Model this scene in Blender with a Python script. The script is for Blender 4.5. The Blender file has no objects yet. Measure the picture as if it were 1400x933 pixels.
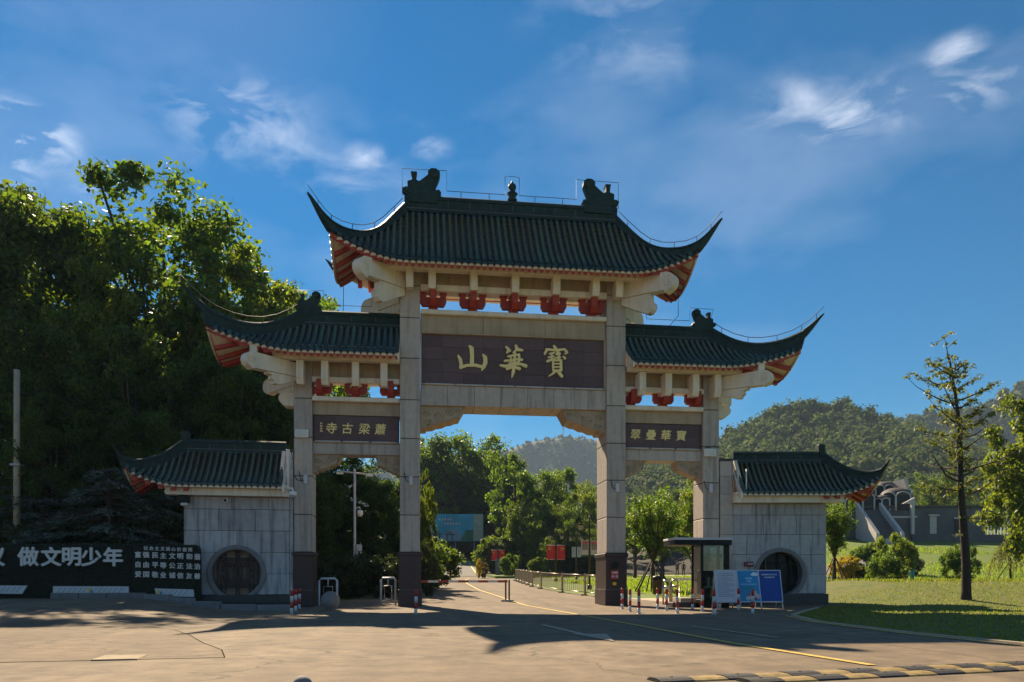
import bpy, math, random
import numpy as np
from mathutils import Vector, Matrix

random.seed(7)
RNG = np.random.default_rng(11)
R = math.radians
C = bpy.context.scene.collection
scene = bpy.context.scene

# ------------------------------------------------------------------ camera
cam_d = bpy.data.cameras.new('camera')
cam = bpy.data.objects.new('camera', cam_d)
C.objects.link(cam)
cam.location = (-3.783, -28.938, 1.0)
cam.rotation_euler = (R(90), 0, R(-7.233))
cam_d.sensor_width = 36.0
cam_d.lens = 27.0
cam_d.shift_y = (793 - 466.5) / 1400.0
cam_d.clip_start = 0.1
cam_d.clip_end = 20000
scene.camera = cam

# ------------------------------------------------------------------ sky, sun, exposure
SUN_AZ, SUN_EL = -15.5, 39.5        # azimuth from +Y towards +X
scene.view_settings.view_transform = 'Standard'
scene.view_settings.look = 'None'
scene.view_settings.gamma = 1.0
scene.view_settings.use_curve_mapping = False
scene.view_settings.exposure = 1.18
scene.cycles.use_denoising = True
scene.cycles.max_bounces = 8
scene.cycles.transparent_max_bounces = 12
scene.cycles.volume_bounces = 0

world = bpy.data.worlds.new('World')
scene.world = world
world.use_nodes = True


def build_world():
    nt = world.node_tree
    N, L = nt.nodes, nt.links
    N.clear()
    out = N.new('ShaderNodeOutputWorld')
    bg = N.new('ShaderNodeBackground')
    bg.inputs['Strength'].default_value = 0.088
    L.new(bg.outputs[0], out.inputs['Surface'])
    sky = N.new('ShaderNodeTexSky')
    sky.sky_type = 'NISHITA'
    sky.sun_disc = False
    sky.sun_elevation = R(SUN_EL)
    sky.sun_rotation = R(SUN_AZ)
    sky.altitude = 0
    sky.air_density = 1.0
    sky.dust_density = 0.10
    sky.ozone_density = 4.0
    hs = N.new('ShaderNodeHueSaturation')
    hs.inputs['Hue'].default_value = 0.493
    hs.inputs['Saturation'].default_value = 1.6
    hs.inputs['Value'].default_value = 0.455
    L.new(sky.outputs[0], hs.inputs['Color'])
    tc = N.new('ShaderNodeTexCoord')
    nrm = N.new('ShaderNodeVectorMath'); nrm.operation = 'NORMALIZE'
    L.new(tc.outputs['Generated'], nrm.inputs[0])
    # cirrus and small cumulus patches: noise in the direction of view, gathered round a few centres
    mp = N.new('ShaderNodeMapping')
    mp.inputs['Scale'].default_value = (1.0, 1.0, 2.2)
    L.new(nrm.outputs[0], mp.inputs[0])
    nz = N.new('ShaderNodeTexNoise')
    nz.inputs['Scale'].default_value = 12.0
    nz.inputs['Detail'].default_value = 8
    nz.inputs['Roughness'].default_value = 0.58
    nz.inputs['Distortion'].default_value = 0.5
    L.new(mp.outputs[0], nz.inputs['Vector'])
    nv = N.new('ShaderNodeTexNoise')
    nv.inputs['Scale'].default_value = 2.6
    nv.inputs['Detail'].default_value = 6
    nv.inputs['Roughness'].default_value = 0.55
    L.new(mp.outputs[0], nv.inputs['Vector'])
    total = None
    yaw = R(7.233)

    def direction(px, py):
        r, u = (px - 700) / 1050.0, -(py - 793) / 1050.0
        v = Vector((r * math.cos(yaw) + math.sin(yaw), -r * math.sin(yaw) + math.cos(yaw), u))
        return v.normalized()

    def math_node(op, a, b=None, clamp=False):
        m = N.new('ShaderNodeMath'); m.operation = op; m.use_clamp = clamp
        for k, v in enumerate((a, b)):
            if v is None: continue
            if isinstance(v, (int, float)): m.inputs[k].default_value = v
            else: L.new(v, m.inputs[k])
        return m.outputs[0]
    # (photo direction, angular radius, strength)
    for px, py, rad, st in CLOUDS:
        d = direction(px, py)
        dm = N.new('ShaderNodeVectorMath'); dm.operation = 'SUBTRACT'
        L.new(nrm.outputs[0], dm.inputs[0]); dm.inputs[1].default_value = d
        sc = N.new('ShaderNodeVectorMath'); sc.operation = 'MULTIPLY'
        L.new(dm.outputs[0], sc.inputs[0]); sc.inputs[1].default_value = (1, 1, 2.0)
        ln = N.new('ShaderNodeVectorMath'); ln.operation = 'LENGTH'
        L.new(sc.outputs[0], ln.inputs[0])
        mr = N.new('ShaderNodeMapRange'); mr.interpolation_type = 'SMOOTHSTEP'
        mr.inputs['From Min'].default_value = rad
        mr.inputs['From Max'].default_value = 0.0
        mr.inputs['To Min'].default_value = 0.0
        mr.inputs['To Max'].default_value = st
        L.new(ln.outputs['Value'], mr.inputs['Value'])
        total = mr.outputs[0] if total is None else math_node('ADD', total, mr.outputs[0])
    f = math_node('SUBTRACT', nz.outputs['Fac'], 0.47)
    f = math_node('MULTIPLY', f, 3.2, True)
    f = math_node('MULTIPLY', f, total, True)
    veil = math_node('MULTIPLY', math_node('SUBTRACT', nv.outputs['Fac'], 0.46), 0.9, True)
    veil = math_node('MULTIPLY', veil, 0.6)
    fac = math_node('ADD', f, veil, True)
    mix = N.new('ShaderNodeMixRGB')
    L.new(fac, mix.inputs['Fac'])
    L.new(hs.outputs[0], mix.inputs['Color1'])
    mix.inputs['Color2'].default_value = (7.2, 7.4, 7.9, 1)
    L.new(mix.outputs[0], bg.inputs['Color'])


CLOUDS = [(15, 182, .075, 2.2), (325, 165, .12, .55), (470, 255, .10, .32), (505, 213, .035, .6), (588, 201, .035, .5),
          (1335, 118, .06, .55), (1215, 140, .085, .40), (1090, 140, .08, .4), (880, 18, .16, .28),
          (1310, 70, .04, .7), (150, 258, .05, 1.2), (15, 238, .04, .9), (1150, 170, .05, .6)]
build_world()

sun_d = bpy.data.lights.new('sun', 'SUN')
sun_d.energy = 5.0
sun_d.angle = R(0.5)
sun_d.color = (1.0, 0.82, 0.58)
sun = bpy.data.objects.new('sun', sun_d)
C.objects.link(sun)
_a, _e = R(SUN_AZ), R(SUN_EL)
SUN_DIR = Vector((math.sin(_a) * math.cos(_e), math.cos(_a) * math.cos(_e), math.sin(_e)))
sun.rotation_euler = SUN_DIR.to_track_quat('Z', 'Y').to_euler()
sun.location = SUN_DIR * 200


# ------------------------------------------------------------------ materials
MATS = {}


def mat(name, base, rough=.65, metal=0, var=.15, scale=3.0, bump=0., bscale=30., spec=.5, streak=0., rand=0., coat=0.,
        stretch=(1, 1, 1), stain=None):
    """principled material with mottled colour, optional vertical streaks, fine relief and per-piece variation"""
    if name in MATS: return MATS[name]
    m = bpy.data.materials.new(name); MATS[name] = m
    m.use_nodes = True
    nt = m.node_tree; N, L = nt.nodes, nt.links
    p = N['Principled BSDF']
    p.inputs['Roughness'].default_value = rough
    p.inputs['Metallic'].default_value = metal
    p.inputs['Specular IOR Level'].default_value = spec
    if coat: p.inputs['Coat Weight'].default_value = coat
    tc = N.new('ShaderNodeTexCoord')
    mp = N.new('ShaderNodeMapping'); mp.inputs['Scale'].default_value = stretch
    L.new(tc.outputs['Object'], mp.inputs[0])
    src = mp.outputs[0]
    oi = N.new('ShaderNodeObjectInfo')
    ad = N.new('ShaderNodeVectorMath'); ad.operation = 'ADD'
    mu = N.new('ShaderNodeVectorMath'); mu.operation = 'SCALE'; mu.inputs['Scale'].default_value = 1.0
    L.new(oi.outputs['Location'], mu.inputs[0])
    L.new(src, ad.inputs[0]); L.new(mu.outputs[0], ad.inputs[1])
    src = ad.outputs[0]
    nz = N.new('ShaderNodeTexNoise'); nz.inputs['Scale'].default_value = scale
    nz.inputs['Detail'].default_value = 7; nz.inputs['Roughness'].default_value = .62
    L.new(src, nz.inputs['Vector'])
    rp = N.new('ShaderNodeValToRGB')
    b = base
    lo = tuple(max(0, c * (1 - var)) for c in b) + (1,)
    hi = tuple(min(1, c * (1 + var)) for c in b) + (1,)
    rp.color_ramp.elements[0].position = .3; rp.color_ramp.elements[0].color = lo
    rp.color_ramp.elements[1].position = .7; rp.color_ramp.elements[1].color = hi
    L.new(nz.outputs['Fac'], rp.inputs[0])
    col = rp.outputs[0]
    if streak:
        ms = N.new('ShaderNodeMapping'); ms.inputs['Scale'].default_value = (4.5, 4.5, .35)
        L.new(src, ms.inputs[0])
        ns = N.new('ShaderNodeTexNoise'); ns.inputs['Scale'].default_value = 1.3; ns.inputs['Detail'].default_value = 5
        L.new(ms.outputs[0], ns.inputs['Vector'])
        mr = N.new('ShaderNodeMapRange'); mr.inputs['From Min'].default_value = .5; mr.inputs['From Max'].default_value = .72
        mr.inputs['To Min'].default_value = 0; mr.inputs['To Max'].default_value = streak
        L.new(ns.outputs['Fac'], mr.inputs['Value'])
        mx = N.new('ShaderNodeMixRGB'); mx.blend_type = 'MULTIPLY'
        L.new(mr.outputs[0], mx.inputs['Fac']); L.new(col, mx.inputs['Color1'])
        mx.inputs['Color2'].default_value = stain or (.38, .34, .30, 1)
        col = mx.outputs[0]
    if rand:
        mr = N.new('ShaderNodeMapRange'); mr.inputs['To Min'].default_value = 1 - rand; mr.inputs['To Max'].default_value = 1 + rand
        L.new(oi.outputs['Random'], mr.inputs['Value'])
        mx = N.new('ShaderNodeVectorMath'); mx.operation = 'SCALE'
        L.new(col, mx.inputs[0]); L.new(mr.outputs[0], mx.inputs['Scale'])
        col = mx.outputs[0]
    L.new(col, p.inputs['Base Color'])
    if bump:
        nb = N.new('ShaderNodeTexNoise'); nb.inputs['Scale'].default_value = bscale; nb.inputs['Detail'].default_value = 6
        L.new(src, nb.inputs['Vector'])
        bp = N.new('ShaderNodeBump'); bp.inputs['Strength'].default_value = bump; bp.inputs['Distance'].default_value = .02
        L.new(nb.outputs['Fac'], bp.inputs['Height'])
        L.new(bp.outputs[0], p.inputs['Normal'])
    return m


def leaf_mat(name, base, trans, var=.45, rough=.5, wt=.45):
    if name in MATS: return MATS[name]
    m = bpy.data.materials.new(name); MATS[name] = m
    m.use_nodes = True
    nt = m.node_tree; N, L = nt.nodes, nt.links
    p = N['Principled BSDF']; out = N['Material Output']
    p.inputs['Roughness'].default_value = rough
    p.inputs['Specular IOR Level'].default_value = .35
    geo = N.new('ShaderNodeNewGeometry')
    hsv = N.new('ShaderNodeHueSaturation')
    mr = N.new('ShaderNodeMapRange'); mr.inputs['To Min'].default_value = 1 - var; mr.inputs['To Max'].default_value = 1 + var
    L.new(geo.outputs['Random Per Island'], mr.inputs['Value'])
    tc = N.new('ShaderNodeTexCoord')
    nz = N.new('ShaderNodeTexNoise'); nz.inputs['Scale'].default_value = 5; nz.inputs['Detail'].default_value = 3
    L.new(tc.outputs['Object'], nz.inputs['Vector'])
    mh = N.new('ShaderNodeMapRange'); mh.inputs['From Min'].default_value = .3; mh.inputs['From Max'].default_value = .7
    mh.inputs['To Min'].default_value = .465; mh.inputs['To Max'].default_value = .525
    L.new(nz.outputs['Fac'], mh.inputs['Value'])
    L.new(mr.outputs[0], hsv.inputs['Value']); L.new(mh.outputs[0], hsv.inputs['Hue'])
    hsv.inputs['Color'].default_value = base + (1,)
    L.new(hsv.outputs[0], p.inputs['Base Color'])
    tr = N.new('ShaderNodeBsdfTranslucent')
    h2 = N.new('ShaderNodeHueSaturation'); h2.inputs['Color'].default_value = trans + (1,)
    L.new(mr.outputs[0], h2.inputs['Value']); L.new(mh.outputs[0], h2.inputs['Hue'])
    L.new(h2.outputs[0], tr.inputs['Color'])
    mx = N.new('ShaderNodeMixShader'); mx.inputs[0].default_value = wt
    L.new(p.outputs[0], mx.inputs[1]); L.new(tr.outputs[0], mx.inputs[2])
    L.new(mx.outputs[0], out.inputs['Surface'])
    return m


def ground_mat(name, colors, scales, rough=.9, bump=.25, bscale=60, cracks=False, blend_pos=None):
    m = bpy.data.materials.new(name); MATS[name] = m
    m.use_nodes = True
    nt = m.node_tree; N, L = nt.nodes, nt.links
    p = N['Principled BSDF']; p.inputs['Roughness'].default_value = rough
    p.inputs['Specular IOR Level'].default_value = .3
    tc = N.new('ShaderNodeTexCoord')
    col = None
    for i, (c, s) in enumerate(zip(colors[1:], scales)):
        nz = N.new('ShaderNodeTexNoise'); nz.inputs['Scale'].default_value = s
        nz.inputs['Detail'].default_value = 8; nz.inputs['Roughness'].default_value = .65
        L.new(tc.outputs['Object'], nz.inputs['Vector'])
        mr = N.new('ShaderNodeMapRange'); mr.inputs['From Min'].default_value = .42; mr.inputs['From Max'].default_value = .62
        L.new(nz.outputs['Fac'], mr.inputs['Value'])
        mx = N.new('ShaderNodeMixRGB'); L.new(mr.outputs[0], mx.inputs['Fac'])
        if col is None: mx.inputs['Color1'].default_value = colors[0] + (1,)
        else: L.new(col, mx.inputs['Color1'])
        mx.inputs['Color2'].default_value = c + (1,)
        col = mx.outputs[0]
    if cracks:
        vo = N.new('ShaderNodeTexVoronoi'); vo.feature = 'DISTANCE_TO_EDGE'; vo.inputs['Scale'].default_value = .16
        wn = N.new('ShaderNodeTexNoise'); wn.inputs['Scale'].default_value = .8; wn.inputs['Detail'].default_value = 6
        L.new(tc.outputs['Object'], wn.inputs['Vector'])
        am = N.new('ShaderNodeMixRGB'); am.blend_type = 'LINEAR_LIGHT'; am.inputs['Fac'].default_value = .9
        L.new(tc.outputs['Object'], am.inputs['Color1']); L.new(wn.outputs['Color'], am.inputs['Color2'])
        L.new(am.outputs[0], vo.inputs['Vector'])
        mr = N.new('ShaderNodeMapRange'); mr.inputs['From Min'].default_value = 0.001; mr.inputs['From Max'].default_value = .006
        mr.inputs['To Min'].default_value = .55; mr.inputs['To Max'].default_value = 1
        L.new(vo.outputs['Distance'], mr.inputs['Value'])
        mx = N.new('ShaderNodeVectorMath'); mx.operation = 'SCALE'
        L.new(col, mx.inputs[0]); L.new(mr.outputs[0], mx.inputs['Scale']); col = mx.outputs[0]
        # worn wheel paths and oil drips along the road
        md = N.new('ShaderNodeMapping'); md.inputs['Scale'].default_value = (1.1, .05, 1)
        L.new(tc.outputs['Object'], md.inputs[0])
        nd = N.new('ShaderNodeTexNoise'); nd.inputs['Scale'].default_value = 1.0; nd.inputs['Detail'].default_value = 4
        L.new(md.outputs[0], nd.inputs['Vector'])
        mr = N.new('ShaderNodeMapRange'); mr.inputs['From Min'].default_value = .35; mr.inputs['From Max'].default_value = .7
        mr.inputs['To Min'].default_value = 1.08; mr.inputs['To Max'].default_value = .82
        L.new(nd.outputs['Fac'], mr.inputs['Value'])
        mx = N.new('ShaderNodeVectorMath'); mx.operation = 'SCALE'
        L.new(col, mx.inputs[0]); L.new(mr.outputs[0], mx.inputs['Scale']); col = mx.outputs[0]
    if cracks:
        for sc_, a_, b_, lo_ in ((1.4, .64, .72, .62), (.55, .55, .72, .72), (38., .55, .75, .70)):
            ns = N.new('ShaderNodeTexNoise'); ns.inputs['Scale'].default_value = sc_; ns.inputs['Detail'].default_value = 5
            L.new(tc.outputs['Object'], ns.inputs['Vector'])
            mr = N.new('ShaderNodeMapRange'); mr.inputs['From Min'].default_value = a_; mr.inputs['From Max'].default_value = b_
            mr.inputs['To Min'].default_value = 1.04; mr.inputs['To Max'].default_value = lo_
            L.new(ns.outputs['Fac'], mr.inputs['Value'])
            mx = N.new('ShaderNodeVectorMath'); mx.operation = 'SCALE'
            L.new(col, mx.inputs[0]); L.new(mr.outputs[0], mx.inputs['Scale']); col = mx.outputs[0]
    L.new(col, p.inputs['Base Color'])
    nb = N.new('ShaderNodeTexNoise'); nb.inputs['Scale'].default_value = bscale; nb.inputs['Detail'].default_value = 5
    L.new(tc.outputs['Object'], nb.inputs['Vector'])
    bp = N.new('ShaderNodeBump'); bp.inputs['Strength'].default_value = bump; bp.inputs['Distance'].default_value = .02
    L.new(nb.outputs['Fac'], bp.inputs['Height']); L.new(bp.outputs[0], p.inputs['Normal'])
    return m


def glass_mat():
    m = bpy.data.materials.new('booth_glass'); m.use_nodes = True
    nt = m.node_tree; N, L = nt.nodes, nt.links
    out = N['Material Output']; N.remove(N['Principled BSDF'])
    t = N.new('ShaderNodeBsdfTransparent'); t.inputs[0].default_value = (.62, .72, .70, 1)
    g = N.new('ShaderNodeBsdfGlossy'); g.inputs['Roughness'].default_value = .02
    fr = N.new('ShaderNodeFresnel'); fr.inputs['IOR'].default_value = 1.6
    mx = N.new('ShaderNodeMixShader'); L.new(fr.outputs[0], mx.inputs[0])
    L.new(t.outputs[0], mx.inputs[1]); L.new(g.outputs[0], mx.inputs[2]); L.new(mx.outputs[0], out.inputs['Surface'])
    return m


STONE = mat('tan_granite', (.45, .385, .335), .7, var=.10, scale=5, bump=.15, bscale=90, streak=.6, rand=.10)
FRIEZE = mat('tan_render', (.42, .32, .22), .75, var=.12, scale=2, bump=.1, bscale=60, streak=.4)
CREAM = mat('cream_paint', (.78, .68, .55), .6, var=.10, scale=2, bump=.06, bscale=50, streak=.35, stain=(.45, .38, .3, 1))
GREYST = mat('grey_wall_stone', (.41, .395, .40), .8, var=.13, scale=4, bump=.2, bscale=70, streak=.9, rand=.16, stain=(.35, .34, .36, 1))
RINGST = mat('ring_stone', (.20, .185, .185), .8, var=.15, scale=5, bump=.2, bscale=60)
GRANITE = mat('polished_red_granite', (.058, .034, .033), .42, var=.3, scale=40, spec=.28, rand=.2)
BLACKST = mat('black_plinth_stone', (.03, .029, .032), .45, var=.3, scale=8)
JOINT = mat('dark_joint', (.09, .075, .065), .9, var=.2)
PLAQUE = mat('plum_slate', (.130, .084, .088), .6, var=.12, scale=6, rand=.16, spec=.25)
GOLD = mat('gold_leaf', (.98, .75, .31), .5, var=.06, scale=8)
GOLDEMIT = GOLD
REDPAINT = mat('red_paint', (.36, .032, .015), .55, var=.2, scale=4, streak=.25)
TILE = mat('glazed_green_tile', (.009, .042, .042), .17, var=.55, scale=7, spec=.5, rand=.4)
TILED = mat('glazed_dark_pan', (.006, .013, .014), .3, var=.5, scale=9, spec=.35)
RIDGE = mat('ridge_tile', (.013, .034, .031), .55, var=.45, scale=5, spec=.25, streak=.4)
TRIM = mat('ridge_joint_line', (.10, .09, .085), .6, var=.3)
WHITE = mat('white_enamel', (.78, .78, .76), .45, var=.05)
WHITEDULL = mat('dull_white_paint', (.55, .55, .58), .6, var=.08)
GREYMETAL = mat('grey_metal', (.30, .30, .31), .45, metal=.5, var=.1)
STEEL = mat('stainless_steel', (.55, .50, .45), .28, metal=.9, var=.08)
BLACK = mat('black_paint', (.010, .010, .011), .45, var=.2, spec=.2)
DARKWIRE = mat('dark_cable', (.02, .02, .022), .6)
BOLRED = mat('bollard_red', (.42, .025, .02), .4, var=.12)
BOLWHITE = mat('bollard_white', (.60, .58, .56), .45, var=.12)
ASPHALT = ground_mat('road_asphalt', [(.168, .124, .080), (.210, .157, .103), (.126, .095, .064)], [.35, 2.3], cracks=True, bump=.35, bscale=45)
OLDASPH = ground_mat('old_asphalt', [(.140, .098, .060), (.185, .132, .080), (.105, .075, .048)], [.5, 3.0], cracks=True, bump=.4, bscale=40)
FARROAD = ground_mat('hill_road_asphalt', [(.16, .15, .14), (.20, .185, .17), (.13, .125, .12)], [.3, 2], bump=.2)
GRASSM = ground_mat('lawn', [(.095, .165, .012), (.13, .20, .016), (.13, .14, .028)], [.25, 1.6], bump=.6, bscale=25)
SOIL = ground_mat('soil', [(.02, .018, .012), (.035, .03, .02)], [1.2], bump=.5)
YELLOWL = mat('yellow_road_paint', (.55, .37, .07), .7, var=.25, scale=6)
WHITEL = mat('white_road_paint', (.36, .30, .22), .7, var=.3, scale=6)
CONC = mat('pale_concrete', (.40, .32, .22), .85, var=.15, scale=3, bump=.2)
KERB = mat('kerb_stone', (.17, .165, .17), .8, var=.2, scale=4, bump=.25, rand=.15)
BARK = mat('bark', (.055, .040, .028), .9, var=.35, scale=6, bump=.6, bscale=14, stretch=(1, 1, .25))
GLASS = glass_mat()
WOOD = mat('lattice_wood', (.028, .012, .010), .55, var=.2)
PAPER = mat('lattice_backing', (.66, .47, .38), .8, var=.2, scale=3)
FLAGRED = mat('flag_red', (.75, .012, .008), .6, var=.06)
FLAGYEL = mat('flag_yellow', (.85, .50, .03), .6, var=.05)
SLOGAN = mat('artificial_hedge', (.010, .016, .009), .95, var=.5, scale=40, bump=1.0, bscale=90)
LETTER = mat('white_letter', (.62, .60, .58), .5, var=.05)

L_DARK = leaf_mat('leaf_dark', (.028, .058, .012), (.19, .29, .016))
L_MID = leaf_mat('leaf_mid', (.042, .080, .014), (.20, .33, .018))
L_YEL = leaf_mat('leaf_yellowgreen', (.075, .105, .014), (.30, .40, .020))
L_CEDAR = leaf_mat('leaf_cedar', (.115, .15, .115), (.07, .10, .05), wt=.2)
L_SHRUB = leaf_mat('leaf_shrub', (.030, .045, .013), (.10, .14, .02), wt=.3)
L_REDW = leaf_mat('leaf_redwood', (.050, .075, .016), (.24, .27, .03))
L_GOLD = leaf_mat('leaf_gold', (.40, .32, .02), (.65, .50, .03))
L_BRIGHT = leaf_mat('leaf_bright', (.048, .085, .014), (.28, .36, .022))
L_BROWN = leaf_mat('leaf_brown', (.075, .055, .028), (.20, .14, .04))
L_WILLOW = leaf_mat('leaf_willow', (.07, .09, .025), (.28, .30, .06))
L_DRYG = leaf_mat('dry_grass_blade', (.11, .13, .020), (.30, .36, .03), wt=.5, var=.22)
L_GRASS = leaf_mat('grass_blade', (.075, .12, .014), (.34, .48, .025), wt=.5, var=.25)


# ------------------------------------------------------------------ mesh helpers
class MB:
    """collects shapes, then becomes ONE mesh object"""
    def __init__(s): s.v = []; s.f = []; s.m = []; s.sm = []

    def add(s, vs, fs, mi=0, smooth=False):
        o = len(s.v); s.v += [tuple(v) for v in vs]
        for f in fs: s.f.append([i + o for i in f]); s.m.append(mi); s.sm.append(smooth)
        return s

    def box(s, x0, x1, y0, y1, z0, z1, mi=0):
        vs = [(x, y, z) for z in (z0, z1) for y in (y0, y1) for x in (x0, x1)]
        return s.add(vs, [(0, 2, 3, 1), (4, 5, 7, 6), (0, 1, 5, 4), (2, 6, 7, 3), (0, 4, 6, 2), (1, 3, 7, 5)], mi)

    def cbox(s, x0, x1, y0, y1, z0, z1, b=.01, mi=0):
        """box with chamfered edges"""
        lo, hi = (x0, y0, z0), (x1, y1, z1)
        vs = []; idx = {}
        for sx in (0, 1):
            for sy in (0, 1):
                for sz in (0, 1):
                    c = [(lo, hi)[q][k] for k, q in enumerate((sx, sy, sz))]
                    for ax in range(3):
                        p = list(c)
                        for k, q in enumerate((sx, sy, sz)):
                            if k != ax: p[k] += b if q == 0 else -b
                        idx[(sx, sy, sz, ax)] = len(vs); vs.append(p)
        fs = []
        for ax in range(3):
            u, w = [k for k in range(3) if k != ax]
            for q in (0, 1):
                loop = []
                for a, bb in ((0, 0), (1, 0), (1, 1), (0, 1)):
                    key = [0, 0, 0]; key[ax] = q; key[u] = a; key[w] = bb
                    loop.append(idx[tuple(key) + (ax,)])
                fs.append(loop)
        for ax in range(3):
            u, w = [k for k in range(3) if k != ax]
            for a in (0, 1):
                for bb in (0, 1):
                    k0 = [0, 0, 0]; k0[u] = a; k0[w] = bb; k1 = list(k0); k1[ax] = 1
                    fs.append([idx[tuple(k0) + (u,)], idx[tuple(k1) + (u,)], idx[tuple(k1) + (w,)], idx[tuple(k0) + (w,)]])
        for sx in (0, 1):
            for sy in (0, 1):
                for sz in (0, 1):
                    fs.append([idx[(sx, sy, sz, k)] for k in range(3)])
        return s.add(vs, fs, mi)

    def prism(s, poly, d0, d1, plane='xz', mi=0, fr=None):
        """extrude a 2D outline; plane 'xz' -> depth along y, 'yz' -> along x, 'xy' -> along z; fr maps (u,w,d) to 3D"""
        n = len(poly)
        if fr is None:
            fr = {'xz': lambda u, w, d: (u, d, w), 'yz': lambda u, w, d: (d, u, w), 'xy': lambda u, w, d: (u, w, d)}[plane]
        vs = [fr(u, w, d0) for u, w in poly] + [fr(u, w, d1) for u, w in poly]
        fs = [list(range(n)), list(range(2 * n - 1, n - 1, -1))]
        fs += [[i, i + n, (i + 1) % n + n, (i + 1) % n] for i in range(n)]
        return s.add(vs, fs, mi)

    def tube(s, pts, r, n=6, mi=0, cap=True, smooth=True):
        pts = [Vector(p) for p in pts]
        rs = r if isinstance(r, (list, tuple)) else [r] * len(pts)
        vs = []
        for i, p in enumerate(pts):
            d = (pts[min(i + 1, len(pts) - 1)] - pts[max(i - 1, 0)])
            if d.length < 1e-9: d = Vector((0, 0, 1))
            d.normalize()
            a = d.cross(Vector((0, 0, 1)) if abs(d.z) < .9 else Vector((1, 0, 0))).normalized(); b = d.cross(a)
            for k in range(n):
                t = 2 * math.pi * k / n
                vs.append(p + (a * math.cos(t) + b * math.sin(t)) * rs[i])
        fs = []
        for i in range(len(pts) - 1):
            for k in range(n):
                fs.append([i * n + k, i * n + (k + 1) % n, (i + 1) * n + (k + 1) % n, (i + 1) * n + k])
        s.add(vs, fs, mi, smooth)
        if cap:
            o = len(s.v) - len(vs)
            s.f.append([o + k for k in range(n)][::-1]); s.m.append(mi); s.sm.append(False)
            s.f.append([o + (len(pts) - 1) * n + k for k in range(n)]); s.m.append(mi); s.sm.append(False)
        return s

    def lathe(s, prof, c=(0, 0, 0), n=12, mi=0, axis='z', smooth=True, cap=True):
        vs = []
        for r, h in prof:
            for k in range(n):
                t = 2 * math.pi * k / n
                a, b = r * math.cos(t), r * math.sin(t)
                v = {'z': (a, b, h), 'y': (a, h, b), 'x': (h, a, b)}[axis]
                vs.append((v[0] + c[0], v[1] + c[1], v[2] + c[2]))
        fs = [[i * n + k, i * n + (k + 1) % n, (i + 1) * n + (k + 1) % n, (i + 1) * n + k] for i in range(len(prof) - 1) for k in range(n)]
        s.add(vs, fs, mi, smooth)
        o = len(s.v) - len(vs)
        for r0, base in ((prof[0], 0), (prof[-1], (len(prof) - 1) * n)):
            if cap and r0[0] > 1e-4: s.f.append([o + base + k for k in range(n)]); s.m.append(mi); s.sm.append(False)
        return s

    def grid(s, P, mi=0, smooth=False):
        nr, nc = len(P), len(P[0])
        return s.add([p for row in P for p in row], [[i * nc + j, i * nc + j + 1, (i + 1) * nc + j + 1, (i + 1) * nc + j] for i in range(nr - 1) for j in range(nc - 1)], mi, smooth)

    def mesh(s, name, mats):
        me = bpy.data.meshes.new(name)
        me.from_pydata(s.v, [], s.f)
        for m in (mats if isinstance(mats, (list, tuple)) else [mats]): me.materials.append(m)
        me.polygons.foreach_set('material_index', s.m)
        me.polygons.foreach_set('use_smooth', s.sm)
        me.update()
        return me

    def build(s, name, mats, parent=None, loc=(0, 0, 0), rz=0, fix=True):
        me = s.mesh(name, mats)
        if fix:
            import bmesh
            bm = bmesh.new(); bm.from_mesh(me); bmesh.ops.recalc_face_normals(bm, faces=bm.faces); bm.to_mesh(me); bm.free()
        return link(name, me, parent, loc, rz)


def link(name, me, parent=None, loc=(0, 0, 0), rz=0):
    o = bpy.data.objects.new(name, me); C.objects.link(o)
    o.parent = parent; o.location = loc; o.rotation_euler = (0, 0, rz)
    return o


def thing(name, label, cat, loc=(0, 0, 0), rz=0, group=None):
    o = bpy.data.objects.new(name, None); C.objects.link(o)
    o.location = loc; o.rotation_euler = (0, 0, rz)
    return tag(o, label, cat, group)


def tag(o, label, cat, group=None):
    o['label'] = label; o['category'] = cat
    if group: o['group'] = group
    return o


def kind(o, k): o['kind'] = k; return o


def copy_thing(src, loc, rz=None, label=None):
    r = src.copy(); C.objects.link(r); r.location = loc
    if rz is not None: r.rotation_euler = (0, 0, rz)
    if label: r['label'] = label
    for ch in list(src.children):
        c = ch.copy(); C.objects.link(c); c.parent = r
        for g in list(ch.children):
            d = g.copy(); C.objects.link(d); d.parent = c
    return r


def np_mesh(name, V, F, m, smooth=False):
    me = bpy.data.meshes.new(name)
    V = np.asarray(V, np.float32); F = np.asarray(F, np.int32)
    k = F.shape[1]
    me.vertices.add(len(V)); me.vertices.foreach_set('co', V.ravel())
    me.loops.add(F.size); me.loops.foreach_set('vertex_index', F.ravel())
    me.polygons.add(len(F)); me.polygons.foreach_set('loop_start', np.arange(0, F.size, k, dtype=np.int32))
    me.polygons.foreach_set('loop_total', np.full(len(F), k, np.int32))
    if smooth: me.polygons.foreach_set('use_smooth', np.ones(len(F), bool))
    me.materials.append(m)
    me.update(calc_edges=True); me.validate()
    return me


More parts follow.
